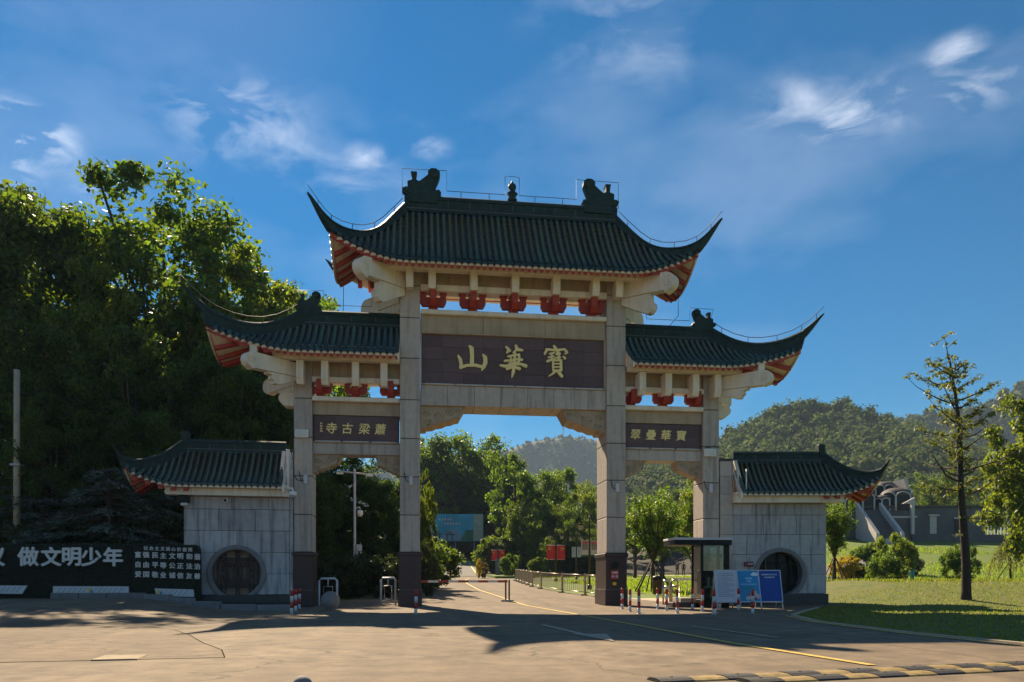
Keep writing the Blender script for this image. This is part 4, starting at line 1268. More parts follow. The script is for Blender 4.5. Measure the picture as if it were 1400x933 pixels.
BL = [(3.26, -3.37, 'striped bollard touching the corner of the right inner pillar base'), (2.95, -5.41, 'striped bollard second from the right inner pillar'),
      (2.75, -7.05, 'striped bollard standing farthest out on the road, third from the right inner pillar'), (4.46, -3.52, 'striped bollard in front of the litter bin'),
      (4.35, -4.77, 'striped bollard in front of the first steel hoop rail'), (3.97, -6.91, 'striped bollard between the hoop rails and the booth step, nearest the camera of that pair'),
      (5.64, -3.67, 'striped bollard at the left corner of the booth'), (5.21, -5.69, 'striped bollard in front of the glass corner of the booth'), (4.68, -7.96, 'striped bollard in front of the white A-frame board'),
      (6.81, -3.2, 'striped bollard half hidden under the white A-frame board'), (6.85, -4.66, 'striped bollard in front of the light blue A-frame board'), (6.1, -7.38, 'striped bollard between the light blue and dark blue boards, near the lit kerb'),
      (-7.36, -5.77, 'striped bollard nearest the camera of the three by the left outer pillar'), (-7.53, -3.85, 'middle striped bollard of the three by the left outer pillar'),
      (-7.64, -2.31, 'striped bollard closest to the left outer pillar, rearmost of three'), (-3.75, -6.66, 'single striped bollard standing in front of the left inner pillar')]
b0 = None
for x, y, lab in BL:
    if b0 is None: b0 = bollard(lab, x, y)
    else:
        c_ = copy_thing(b0, (x, y, Tz(x, y)), random.uniform(0, 6), lab)
        c_.rotation_euler = (random.uniform(-.02, .02), random.uniform(-.02, .02), random.uniform(0, 6))


def hoop(x, y, rz, label, h=1.05, w=.66):
    t = thing('hoop_barrier', label, 'barrier', (x, y, Tz(x, y)), rz, 'white hoop barriers in the left bay')
    a, b = w / 2, h
    MB().tube([(-a, 0, 0), (-a, 0, b - .08), (-a + .08, 0, b), (a - .08, 0, b), (a, 0, b - .08), (a, 0, 0)], .042, 8).build('frame', WHITEDULL, t)
    MB().tube([(-a * .5, 0, .22), (-a * .5, 0, b - .3), (a * .5, 0, b - .3), (a * .5, 0, .22), (-a * .5, 0, .22)], .024, 6).build('inner_frame', WHITEDULL, t)
    MB().tube([(0, 0, b - .3), (0, 0, b - .02)], .022, 6).build('hanger', WHITEDULL, t)


hoop(-7.00, .5, R(4), 'white tubular hoop barrier beside the left outer pillar')
hoop(-4.80, 1.3, R(-30), 'white tubular hoop barrier turned beside the left inner pillar')
for x, y, r, lab in ((-6.55, -2.9, .31, 'grey stone ball on the ground in front of the left bay'), (-4.72, -22.3, .085, 'grey stone ball at the bottom edge in the foreground')):
    t = thing('stone_ball', lab, 'stone ball', (x, y, Tz(x, y)), 0)
    MB().lathe([(r * .55, -.02), (r * .55, .05)] + [(max(.004, r * math.cos(R(a))), r * .92 + .03 + r * math.sin(R(a))) for a in range(-55, 91, 12)] + [(.003, r * 1.92 + .03)], (0, 0, 0), 24).build('ball', RINGST, t)
t = thing('barrier_gate', 'road barrier with a thin striped arm lowered across the middle bay', 'barrier gate', (.13, 3.64, Tz(.13, 3.64)))
MB().cbox(-.26, .30, -.14, .14, 0, .06, .015).build('base', GREYMETAL, t)
for u in (-.05, .10): MB().cbox(u - .035, u + .035, -.04, .04, .06, .92, .008).build('post', mat('bronze_post', (.14, .09, .05), .5), t)
arm = MB()
for k in range(11): arm.box(-4.6 + k * .42, -4.6 + (k + 1) * .42, -.10, -.05, .80, .90, k % 2)
arm.build('arm', [mat('arm_red', (.30, .05, .03), .5), BOLWHITE], t)

# ------------------------------------------------------------------ steel fence along the lawn
FP = [(5.1, 38.48), (4.95, 35.47), (4.76, 32.48), (4.57, 29.48), (4.36, 25.97), (4.14, 22.47), (4.07, 18.45), (4.24, 12.38), (4.7, 8.79), (5.0, 7.24)]
fence = thing('steel_fence', 'low stainless steel fence curving along the lawn beside the road', 'fence', (0, 0, 0))
BRONZE = mat('bronzed_steel', (.30, .24, .18), .35, metal=.7, var=.1)
for k, (x, y) in enumerate(FP):
    z = Tz(x, y)
    MB().cbox(x - .05, x + .05, y - .05, y + .05, z - .05, z + 1.10, .008).build('post', BRONZE, fence)
    MB().cbox(x - .22, x + .10, y - .10, y + .10, z - .05, z + .07, .01).build('foot', BRONZE, fence)
for (x0, y0), (x1, y1) in zip(FP[:-1], FP[1:]):
    z0, z1 = Tz(x0, y0), Tz(x1, y1)
    for h in (.16, 1.02): MB().tube([(x0, y0, z0 + h), (x1, y1, z1 + h)], .025, 6).build('rail', BRONZE, fence)
    n = max(4, int(math.hypot(x1 - x0, y1 - y0) / .30))
    for q in range(1, n):
        f = q / n; x, y, z = x0 + (x1 - x0) * f, y0 + (y1 - y0) * f, z0 + (z1 - z0) * f
        MB().box(x - .012, x + .012, y - .012, y + .012, z + .16, z + 1.02).build('baluster', BRONZE, fence)

# ------------------------------------------------------------------ sign boards and booth on the right
def board(x, y, w, h, rz, face, label, decor):
    t = thing('sign_board', label, 'sign board', (x, y, Tz(x, y)), rz, 'A-frame boards beside the booth')
    lean = R(-17)
    def fr(u, v, d): return (u, math.cos(lean) * d + math.sin(-lean) * v - .30, math.cos(lean) * v - math.sin(-lean) * d + .26)
    mb = MB(); mb.prism([(-w / 2, 0), (w / 2, 0), (w / 2, h), (-w / 2, h)], 0, .02, fr=fr); mb.build('panel', face, t)
    fm = MB()
    for a, b, c_, d in ((-w / 2 - .03, -w / 2, -.0, h + .03), (w / 2, w / 2 + .03, -.0, h + .03), (-w / 2, w / 2, h, h + .03), (-w / 2, w / 2, -.03, 0)):
        fm.prism([(a, c_), (b, c_), (b, d), (a, d)], -.012, .03, fr=fr)
    fm.build('frame', WHITEDULL, t)
    for u in (-w / 2, w / 2):
        MB().tube([fr(u, .02, .01), fr(u, -.27, .01)], .018, 6).build('leg', WHITEDULL, t)
        MB().tube([fr(u, h, .03), (u, .42, .0)], .016, 6).build('leg', WHITEDULL, t)
    decor(t, fr, w, h)


def marks(t, fr, rows, m, name='print'):
    mb = MB()
    for u0, u1, v, hh in rows:
        n = max(1, int((u1 - u0) / (hh * 1.15)))
        for k in range(n):
            a = u0 + (u1 - u0) * k / n; b = a + (u1 - u0) / n * random.uniform(.55, .85)
            mb.prism([(a, v), (b, v), (b, v + hh * random.uniform(.7, 1)), (a, v + hh)], -.006, -.003, fr=fr)
    kind(mb.build(name, m, t), 'stuff')


INK = mat('grey_ink', (.26, .25, .30), .7); PALEINK = mat('pale_ink', (.45, .62, .80), .6)
def dec_white(t, fr, w, h): marks(t, fr, [(-w * .40, w * (.38 - .25 * (k % 3 == 2)), h - .12 - k * .062, .03) for k in range(14)], INK)
def dec_blue(t, fr, w, h): marks(t, fr, [(-w * .38, w * .38, h - .16, .05), (-w * .25, w * .25, h - .26, .05)], WHITEDULL); marks(t, fr, [(-w * .40, w * .38, h - .36 - k * .06, .022) for k in range(11)], mat('mid_blue_ink', (.03, .12, .42), .6))
def dec_cyan(t, fr, w, h):
    marks(t, fr, [(-w * .12, w * .25, h - .30, .06), (-w * .05, w * .15, h - .40, .05), (-w * .40, w * .42, h - .50, .03)], PALEINK)
    marks(t, fr, [(-w * .22, w * .28, h - .66, .085)], mat('green_ink', (.04, .25, .10), .6))
    mb = MB()
    for u, v, rr in ((.18, h - .14, .05), (.24, h - .12, .065), (.30, h - .14, .05)):
        mb.prism([(u + rr * math.cos(R(a)) * 1.3, v + rr * math.sin(R(a))) for a in range(0, 360, 30)], -.008 - rr * .05, -.003, fr=fr)
    mb.build('cloud_print', WHITE, t)
    mb = MB()
    for u, v, rr in ((.02, .18, .10), (.16, .30, .09), (.26, .18, .10), (-.08, .10, .07)):
        mb.prism([(u + rr * math.cos(R(a)), v + rr * math.sin(R(a))) for a in range(0, 360, 40)], -.007 - rr * .05, -.003, fr=fr)
    mb.build('figure_print', mat('print_pale', (.55, .45, .45), .6), t)
    mb = MB()
    for u, v, rr in ((-.02, .24, .05), (.20, .10, .05)): mb.prism([(u + rr * math.cos(R(a)), v + rr * math.sin(R(a))) for a in range(0, 360, 60)], -.017, -.003, fr=fr)
    mb.build('flower_print', BOLRED, t)


board(6.78, -3.75, .70, 1.10, R(-9), mat('board_white', (.55, .54, .60), .5, var=.04), 'white A-frame board with grey printed lines leaning beside the booth', dec_white)
board(7.66, -3.55, .72, 1.10, R(-3), mat('board_cyan', (.02, .26, .52), .45, var=.12, scale=1), 'light blue A-frame poster board with a white cloud between two other boards', dec_cyan)
board(8.46, -3.55, .72, 1.10, R(-9), mat('board_blue', (.008, .05, .30), .45, var=.06), 'dark blue A-frame board with white heading in front of the right moon window', dec_blue)

booth = thing('guard_booth', 'small glazed guard booth with black frame and overhanging flat roof beside the right wing wall', 'booth', (6.36, -2.6, 0), R(-3))
MB().cbox(-.0, 1.04, 0, 1.15, 0, .30, .01).build('base', BLACK, booth)
MB().cbox(-1.02, 1.10, -.16, 1.3, 2.42, 2.50, .01).build('roof', WHITEDULL, booth)
MB().cbox(-1.0, 1.08, -.14, 1.28, 2.24, 2.415, .01).build('canopy', BLACK, booth)
for x, y, wd in ((0, 0, .09), (0, 1.06, .09), (.84, 0, .20), (.95, 1.06, .09)): MB().cbox(x, x + wd, y, y + .09, .30, 2.24, .006).build('post', BLACK, booth)
MB().box(.095, .835, .035, .043, .30, 2.24).build('front_pane', GLASS, booth)
MB().box(.035, .043, .095, 1.05, .30, 2.24).build('side_pane', GLASS, booth)
MB().box(.095, .94, 1.10, 1.108, .30, 2.24).build('rear_pane', GLASS, booth)
MB().cbox(.02, .06, .1, .5, .5, 1.35, .005).build('door_panel', BLACK, booth)
MB().cbox(.3, .8, .5, .95, .7, .76, .01).build('desk', WHITEDULL, booth)
MB().cbox(.55, .72, .8, .84, 1.35, 1.65, .005).build('notice', PAPER, booth)
MB().cbox(.42, .50, .55, .60, .76, 1.1, .01).build('flask', WHITE, booth)
t = thing('booth_step', 'low dark step with a pale tread left of the guard booth', 'step', (5.75, -2.3, 0), R(-3))
MB().cbox(-.30, .55, .1, 1.2, 0, .18, .01).build('lower_step', BLACKST, t)
MB().cbox(.0, .56, .12, 1.18, .182, .34, .01).build('upper_step', CONC, t)
for x, y, rz, lab in ((6.3, 1.0, R(15), 'first stainless hoop rail from the right inner pillar'), (6.95, 1.9, R(20), 'second stainless hoop rail, nearer the booth')):
    t = thing('hoop_rail', lab, 'rail', (x, y, Tz(x, y)), rz, 'stainless hoop rails by the booth')
    MB().tube([(-.16, 0, 0), (-.16, 0, .88), (-.11, 0, .95), (.11, 0, .95), (.16, 0, .88), (.16, 0, 0)], .038, 8).build('frame', STEEL, t)
    MB().tube([(-.14, 0, .5), (.14, 0, .5)], .02, 6).build('crossbar', STEEL, t)
    MB().cbox(-.09, .09, -.06, .06, .64, .74, .01).build('reader', STEEL, t)
rail = thing('handrail', 'stainless handrail with balusters running back from the booth', 'rail', (7.4, 2.6, Tz(7.4, 2.6)), R(12))
MB().tube([(0, 0, 0), (0, 0, .95), (3.2, 0, 1.05), (3.2, 0, .1)], .032, 7).build('frame', STEEL, rail)
for k in range(1, 8): MB().tube([(k * .4, 0, .02), (k * .4, 0, .97)], .014, 5).build('baluster', STEEL, rail)
t = thing('litter_bin', 'dark maroon litter bin on the lawn edge under the staked tree', 'bin', (8.7, 9.6, Tz(8.7, 9.6)))
MB().lathe([(.20, 0), (.24, .05), (.26, .68), (.28, .72), (.24, .80)], (0, 0, 0), 14).build('body', mat('maroon_bin', (.055, .02, .02), .5), t)
MB().lathe([(.27, .80), (.29, .84), (.22, .95), (.02, .99)], (0, 0, 0), 14).build('lid', BLACK, t)

# ------------------------------------------------------------------ rubber speed humps in the foreground
RUB = mat('black_rubber', (.030, .026, .022), .7, var=.25, bump=.4, bscale=60); RUBY = mat('worn_yellow_rubber', (.25, .17, .055), .8, var=.4, scale=9)
for k, (a, b, lab) in enumerate((((-1.45, -21.63), (5.2, -20.36), 'rubber speed hump strip of black and yellow blocks, far row of two'), ((-.6, -21.80), (5.2, -20.70), 'rubber speed hump strip of black and yellow blocks, near row of two'))):
    d = Vector((b[0] - a[0], b[1] - a[1], 0)); Ln = d.length; rz = math.atan2(d.y, d.x)
    t = thing('speed_hump', lab, 'speed hump', (a[0], a[1], .004), rz, 'speed hump strips')
    n = int(Ln / .38)
    for q in range(n):
        x0, x1 = q * .38, q * .38 + .372
        prof = [(-.15, 0), (-.135, .014), (-.08, .031), (0, .036), (.08, .031), (.135, .014), (.15, 0)]
        if q % 2: prof = [(u, h * .80) for u, h in prof]
        MB().prism(prof, x0, x1, 'yz').build('hump_block', RUBY if q % 2 else RUB, t)
        if q % 2 == 0: MB().lathe([(.022, .034), (.02, .040), (.003, .041)], (x0 + .19, .0, 0), 8).build('bolt', RUB, t)

# ------------------------------------------------------------------ masts, lamp posts, billboard, pylon
t = thing('camera_mast', 'white surveillance mast with a T-shaped top seen through the left bay', 'mast', (-6.64, 8.72, Tz(-6.64, 8.72)))
zt = 6.35 - Tz(-6.64, 8.72)
MB().tube([(0, 0, 0), (0, 0, zt * .45), (0, 0, zt)], [.075, .065, .055], 10).build('pole', WHITEDULL, t)
MB().tube([(-.78, -.1, zt - .14), (.78, .1, zt - .26)], .04, 8).build('crossarm', WHITEDULL, t)
for u in (-.7, .7): MB().cbox(u - .16, u + .16, -.06, .06, zt - .32 - u * .06, zt - .20 - u * .06, .01).build('camera', WHITE, t)
MB().tube([(0, 0, zt - 1.9), (.24, -.05, zt - 1.85), (.26, -.05, zt - 1.95)], .03, 6).build('bracket', WHITE, t)
MB().lathe([(.03, .14), (.13, .1), (.14, -.05), (.09, -.17), (.01, -.2)], (.26, -.05, zt - 2.12), 12).build('dome_camera', WHITE, t)
MB().cbox(.08, .34, -.12, .10, zt - 4.4, zt - 3.65, .02).build('control_box', WHITEDULL, t)
t = thing('utility_pole', 'pale concrete utility pole standing among the left trees', 'pole', (-20.22, 5.4, Tz(-20.22, 5.4)))
MB().tube([(0, 0, 0), (0, 0, 9.75 - Tz(-20.22, 5.4))], [.14, .11], 12).build('pole', CONC, t)
MB().cbox(-.2, .2, -.2, .2, 5.2, 5.3, .01).build('clamp', GREYMETAL, t)

LAMPWOOD = mat('lamp_post_brown', (.045, .022, .018), .5); LANTERN = mat('lantern_glass', (.45, .32, .22), .4, var=.3)


def star(cu, cz, r, rot=90): return [(cu + (r if k % 2 == 0 else r * .4) * math.cos(R(rot + 36 * k)), cz + (r if k % 2 == 0 else r * .4) * math.sin(R(rot + 36 * k))) for k in range(10)]


def lamp_post(x, y, banner, label, rz=R(-7), zbase=None):
    z = Tz(x, y) if zbase is None else zbase
    t = thing('lamp_post', label, 'lamp post', (x, y, z), rz, 'twin lantern lamp posts with banners')
    MB().tube([(0, 0, 0), (0, 0, 4.1), (0, 0, 4.55)], [.075, .06, .03], 8).build('pole', LAMPWOOD, t)
    MB().lathe([(.15, 0), (.15, .25), (.08, .32)], (0, 0, 0), 10).build('base', LAMPWOOD, t)
    MB().cbox(-.62, .62, -.03, .03, 4.10, 4.17, .008).build('crossarm', LAMPWOOD, t)
    for u in (-.52, .52):
        ln = MB().prism([(u - .10, 3.66), (u + .10, 3.66), (u + .14, 3.92), (u - .14, 3.92)], -.12, .12).build('lantern', LANTERN, t)
        q = MB(); q.prism([(u - .20, 3.92), (u + .20, 3.92), (u + .04, 4.05), (u - .04, 4.05)], -.19, .19); q.box(u - .015, u + .015, -.015, .015, 4.05, 4.11); q.box(u - .12, u + .12, -.13, .13, 3.62, 3.655)
        q.build('lantern_cap', LAMPWOOD, ln)
    if banner == 'flag':
        for s in (-1, 1):
            u0, u1 = sorted((s * .09, s * .78))
            n = 8
            P = [[(u0 + (u1 - u0) * j / n, .025 * math.sin(j * 1.3 + s), zz) for j in range(n + 1)] for zz in (3.10, 2.5, 1.92)]
            fl = MB().grid(P, 0, True).build('flag', FLAGRED, t)
            mb = MB(); cu = s * .58 if s < 0 else s * .58
            mb.prism(star(cu, 2.84, .13), -.036, -.03)
            for k in range(4):
                a = R(-60 + k * 40 + (180 if s > 0 else 0)); mb.prism(star(cu + .21 * math.cos(a), 2.84 + .21 * math.sin(a), .045), -.036, -.03)
            mb.build('stars', FLAGYEL, fl)
            MB().tube([(0, 0, 3.12), (s * .8, 0, 3.12)], .02, 5).build('bracket', WHITEDULL, t)
            MB().tube([(0, 0, 1.90), (s * .8, 0, 1.90)], .014, 5).build('bracket', WHITEDULL, t)
    else:
        big = banner == 'notice'
        for s in (-1, 1):
            u0, u1 = sorted((s * .06, s * (.50 if big else .42))); z0, z1 = (2.02, 3.0) if big else (2.15, 3.1)
            b_ = MB().prism([(u0, z0), (u1, z0), (u1, z1), (u0, z1)], -.02, .01).build('banner', mat('banner_white', (.52, .50, .52), .6) if not big else mat('banner_cream', (.62, .52, .48), .6), t)
            mb = MB()
            if big:
                for r_ in range(3):
                    for q in range(3): mb.box(u0 + .06 + q * .12, u0 + .06 + q * .12 + .09, -.026, -.022, z0 + .42 + r_ * .12, z0 + .50 + r_ * .12)
            else:
                for r_ in range(5): mb.box((u0 + u1) / 2 - .06, (u0 + u1) / 2 + .06, -.026, -.022, z0 + .2 + r_ * .13, z0 + .29 + r_ * .13)
            kind(mb.build('print', BLACK if big else INK, b_), 'stuff')
            if big: MB().box(u0, u1, -.027, -.021, z0, z0 + .10).build('lower_border', mat('border_green', (.03, .14, .05), .6), b_); MB().box(u0 + .04, u1 - .04, -.027, -.021, z1 - .22, z1 - .05).build('heading', mat('heading_pink', (.50, .10, .10), .6), b_)
    return t


lamp_post(6.04, 61.55, 'flag', 'farthest lamp post with red star flags, behind the grey pylon')
lamp_post(14.39, 88, 'plain', 'lamp post with small white banners between the two posts with red flags')
lamp_post(8.27, 36.06, 'flag', 'lamp post with red star flags standing behind the steel fence')
lamp_post(11.27, 41.73, 'plain', 'lamp post with white banners just right of the red flags behind the fence')
lamp_post(6.84, 17.09, 'notice', 'tallest and nearest lamp post, beside the right inner pillar, with printed cream notices')

bb_ = thing('billboard', 'large blue landscape billboard on posts at the top of the hill road', 'billboard', (2.98, 96.2, Tz(3, 96.2)), R(-7.2))
zb_ = 7.3 - Tz(3, 96.2)
MB().cbox(-4.35, 4.35, .0, .25, zb_, zb_ + 4.4, .02).build('panel', mat('billboard_blue', (.03, .34, .46), .5, var=.4, scale=.25), bb_)
MB().box(2.75, 4.33, -.012, -.004, zb_ + .05, zb_ + 4.35).build('side_strip', mat('billboard_khaki', (.36, .38, .26), .6, var=.08), bb_)
mb = MB()
for (u, w_, h_) in ((-3.6, 1.9, .0), (-.6, 3.0, .0)):
    mb.prism([(u + w_ * a, zb_ + .1 + b) for a, b in ((-.5, 0), (.5, 0), (.5, .9), (.35, 1.4), (.1, 1.9), (-.1, 1.7), (-.35, 1.3), (-.5, 1.0))], -.012, -.004)
mb.build('mountain_print', mat('print_pale_blue', (.20, .30, .36), .6, var=.15), bb_)
mb = MB(); mb.prism([(.7, zb_ + .08), (2.72, zb_ + .08), (2.72, zb_ + 1.9), (2.2, zb_ + 1.7), (1.6, zb_ + 1.9), (1.2, zb_ + 1.1)], -.02, -.013); mb.build('tree_print', mat('print_green', (.03, .14, .06), .6, var=.4, scale=2), bb_)
mb = MB()
for u, s in ((-3.2, 1.), (-1.1, .95)):
    for a in (-.45, .45): mb.box(u + a * s - .09, u + a * s + .09, -.03, -.021, zb_ + .15, zb_ + 1.05 * s)
    mb.box(u - .8 * s, u + .8 * s, -.03, -.021, zb_ + 1.05 * s, zb_ + 1.25 * s); mb.box(u - .5 * s, u + .5 * s, -.03, -.021, zb_ + 1.4 * s, zb_ + 1.55 * s)
mb.build('gate_print', mat('print_navy', (.02, .03, .06), .6), bb_)
mb = MB()
for u0, n, z in ((-2.9, 5, 3.45), (-2.0, 6, 2.75)):
    for k in range(n):
        x = u0 + k * .46; z_ = zb_ + z
        mb.box(x, x + .34, -.03, -.021, z_, z_ + .07); mb.box(x + .13, x + .20, -.036, -.0305, z_ - .14, z_ + .34); mb.box(x + .02, x + .30, -.03, -.021, z_ + .16, z_ + .23)
for i in range(2): mb.box(3.05 + i * .5, 3.45 + i * .5, -.03, -.021, zb_ + 3.1 - i * .4, zb_ + 3.3 - i * .4)
kind(mb.build('lettering', mat('print_pink', (.65, .50, .53), .6), bb_), 'stuff')
for u in (-3.3, -.2, 2.9): MB().tube([(u, .15, -1.5), (u, .15, zb_)], .10, 8).build('post', GREYMETAL, bb_)
t = thing('grey_pylon', 'plain grey upright sign slab on the small lawn island', 'pylon', (5.63, 58.0, Tz(5.63, 58.0)), R(-7))
MB().cbox(-.30, .30, -.12, .12, 0, 2.05, .02).build('slab', mat('slate_grey', (.14, .15, .18), .5), t)
MB().cbox(-.36, .36, -.18, .18, 0, .12, .02).build('foot', KERB, t)
isl = [(4.55, 50.6), (5.6, 50.4), (8.5, 51.5), (9.5, 55), (9, 60), (7, 64), (4.7, 65), (4.55, 58)]
mb = MB(); n_ = len(isl)
top = [(x, y, Tz(x, y) + .22) for x, y in isl]; bot = [(x, y, Tz(x, y) - .1) for x, y in isl]
mb.add(top + bot, [list(range(n_))] + [(i, (i + 1) % n_, (i + 1) % n_ + n_, i + n_) for i in range(n_)])
kind(mb.build('lawn_island', GRASSM), 'structure')


# ------------------------------------------------------------------ vegetation
def unit(v): return v / np.maximum(1e-9, np.linalg.norm(v, axis=1))[:, None]


def leaves_mesh(name, c, nrm, ll, lw, m, rng, tang=None):
    """diamond shaped leaves at c, facing roughly nrm"""
    n = len(c)
    t = unit(np.cross(nrm, rng.normal(size=(n, 3)))) if tang is None else unit(tang + .35 * rng.normal(size=(n, 3)))
    b = unit(np.cross(nrm, t))
    l = (ll * rng.uniform(.6, 1.25, n))[:, None]; w = (lw * rng.uniform(.6, 1.25, n))[:, None]
    V = np.stack([c - t * l / 2, c + b * w / 2 - t * l * .06, c + t * l / 2 + nrm * l * -.12, c - b * w / 2 - t * l * .06], 1).reshape(-1, 3)
    return np_mesh(name, V, np.arange(4 * n).reshape(-1, 4), m)


def clump_leaves(centres, radii, per, rng, flat=1.0, shell=.55):
    n = len(centres) * per
    d = unit(rng.normal(size=(n, 3))); r = rng.uniform(shell, 1, n)[:, None] ** 1.0
    c = np.repeat(centres, per, 0) + d * r * np.repeat(radii, per)[:, None] * np.array([1, 1, flat])
    nr = unit(d * .6 + rng.normal(size=(n, 3)) * .7 + np.array([0, 0, .35]))
    return c, nr


def broadleaf(seed, H=10., R_=3.6, zc=6.4, rz_=3.9, nc=75, per=150, ll=.26, lw=.15, lobes=6, m=None, trunk_r=.22, low=-1., gap=.0):
    rng = np.random.default_rng(seed)
    lob = unit(rng.normal(size=(lobes, 3))); la = rng.uniform(.7, 1.25, lobes)
    C_, Rr = [], []
    while len(C_) < nc:
        d = rng.normal(size=3); d /= np.linalg.norm(d)
        k = 1 - .5 * np.max(np.zeros(1)); f = .72 + .34 * np.max((lob @ d - .55) / .45 * la, initial=0)
        r = rng.uniform(.35, 1) ** .55 * f
        p = np.array([d[0] * R_, d[1] * R_, d[2] * rz_]) * r
        if p[2] < low * rz_: continue
        C_.append(p + [0, 0, zc]); Rr.append(rng.uniform(.5, 1.0) * R_ * (.25 if nc > 86 else .30))
    C_, Rr = np.array(C_), np.array(Rr)
    c, nr = clump_leaves(C_, Rr, per, rng, .75, .25)
    crown = leaves_mesh('crown', c, nr, ll, lw, m or L_DARK, rng)
    tb = MB()
    pts = [(0, 0, -.6)]; x = y = 0
    for k in range(1, 7):
        x += rng.normal() * .12; y += rng.normal() * .12; pts.append((x, y, zc * k / 6 + (rz_ * .5 if k == 6 else 0)))
    tb.tube(pts, [trunk_r * (1.25 - .17 * k) for k in range(7)], 8)
    for k in rng.choice(nc, min(nc, 16), replace=False):
        q = C_[k]; j = int(np.clip(q[2] / zc * 6 - rng.uniform(1, 2.4), 1, 5)); b = Vector(pts[j]); e = Vector(q)
        mid = b.lerp(e, .5) + Vector((0, 0, -.25))
        tb.tube([b, mid, e], [trunk_r * .42, trunk_r * .26, .03], 5)
    return crown, tb.mesh('trunk', BARK)


VAR = {
    'A': broadleaf(51, m=L_DARK, nc=110, per=270, ll=.20, lw=.12, lobes=9), 'B': broadleaf(52, m=L_MID, nc=105, per=270, R_=3.8, rz_=3.6, zc=6.2, ll=.20, lw=.12, lobes=9),
    'D': broadleaf(54, m=L_YEL, nc=90, per=260, R_=3.3, rz_=3.7, zc=6.3, ll=.20, lw=.12, lobes=8), 'AIRY': broadleaf(55, m=L_MID, nc=95, per=190, R_=3.2, rz_=3.7, zc=6.2, lobes=11, ll=.19, lw=.115, trunk_r=.15),
    'LOW': broadleaf(56, m=L_DARK, nc=100, per=230, R_=3.6, rz_=4.9, zc=5.0, lobes=8, ll=.20, lw=.12), 'LOW2': broadleaf(57, m=L_DARK, nc=100, per=230, R_=3.4, rz_=4.8, zc=5.0, lobes=8, ll=.20, lw=.12),
    'low': broadleaf(41, m=L_DARK, nc=85, per=150, R_=3.6, rz_=4.9, zc=5.0, lobes=8), 'low2': broadleaf(42, m=L_DARK, nc=85, per=150, R_=3.4, rz_=4.8, zc=5.0, lobes=8),
    'a': broadleaf(1, m=L_DARK), 'b': broadleaf(2, m=L_MID, nc=85, R_=3.9, rz_=3.5, zc=6.2), 'c': broadleaf(3, m=L_DARK, nc=60, per=170, R_=3.2, rz_=4.3, zc=6.0, lobes=8),
    'd': broadleaf(4, m=L_YEL, nc=60, per=140, R_=3.3, rz_=3.6, zc=6.4), 'airy': broadleaf(5, m=L_MID, nc=46, per=95, R_=3.0, rz_=4.2, zc=6.2, lobes=9, ll=.30, lw=.17),
    'brown': broadleaf(6, m=L_BROWN, nc=60, per=130), 'bush': broadleaf(7, m=L_SHRUB, nc=55, per=150, R_=3.6, rz_=3.0, zc=3.0, ll=.42, lw=.2, trunk_r=.15),
}


def tree(name, var, x, y, s, label, cat='tree', group=None, sz=None, rz=None, m=None, z=None):
    crown, trunk = VAR[var]
    t = thing(name, label, cat, (x, y, (Tz(x, y) if z is None else z)), random.uniform(0, 6.28) if rz is None else rz, group)
    t.scale = (s, s, sz or s)
    c = link('crown', crown, t); link('trunk', trunk, t)
    if m:
        c.material_slots[0].link = 'OBJECT'; c.material_slots[0].material = m
    return t


def px(px_, py_, d):
    """place seen at a picture position of the survey and a distance, as ground coordinates"""
    r = (px_ - 700) / 1050 * d; c, s = math.cos(R(7.233)), math.sin(R(7.233))
    return -3.783 + r * c + d * s, -28.938 - r * s + d * c, 1 + (793 - py_) / 1050 * d


# --- the wood left of the gate: (photo column, distance, top row, kind, width factor)
WOOD = [(15, 44, 215, 'A', 1.5, 'yellow-lit leafy tree at the left edge of the picture, tallest there'), (235, 47, 222, 'AIRY', 1.8, 'tall airy tree with sky showing through its crown, highest of the left wood'),
        (300, 52, 262, 'AIRY', 1.7, 'airy tree just right of the tallest crown in the left wood'), (90, 46, 285, 'B', 1.6, 'rounded green tree between the left edge and the tallest crown'),
        (345, 46, 345, 'D', 1.35, 'yellow-green tree behind the tip of the left bay roof'), (385, 60, 392, 'B', 1.5, 'green tree whose leaves end against the sky above the left bay ridge'),
        (150, 40, 375, 'D', 1.2, 'yellow-green sunlit tree low in front of the tallest crowns'), (265, 41, 405, 'D', 1.15, 'bright yellow-green tree just left of the left bay roof tip')]
for c_, d, top, v, wf, lab in WOOD:
    x, y, zt_ = px(c_, top, d); z0 = Tz(x, y); s = (zt_ - z0) / (10.6 if v == 'AIRY' else 9.9)
    tree('woodland_tree', v, x, y, s * .66 * wf / 1.2, lab, group='trees of the wood left of the gate', sz=s)
DW = 'dark broadleaf tree in the shaded lower depth of the wood left of the gate'
for c_, d, top, v in ((-60, 46, 260, 'LOW'), (40, 38, 420, 'LOW'), (120, 36, 470, 'LOW2'), (200, 37, 450, 'LOW'), (270, 38, 480, 'LOW2'), (330, 39, 470, 'LOW'), (380, 41, 480, 'LOW2'), (-20, 36, 430, 'LOW2'), (70, 34, 540, 'LOW'), (175, 35, 540, 'LOW2'), (250, 35, 545, 'LOW'), (330, 36, 560, 'LOW2'), (395, 38, 560, 'LOW'), (-110, 40, 330, 'B'), (425, 44, 560, 'LOW'), (-5, 52, 330, 'LOW'), (140, 55, 340, 'LOW2'), (330, 56, 400, 'LOW')):
    x, y, zt_ = px(c_, top, d); z0 = Tz(x, y); s = (zt_ - z0) / 10.4
    tree('woodland_tree', v, x, y, max(.6, s * .85), DW, group='dark trees in the depth of the left wood', sz=s)
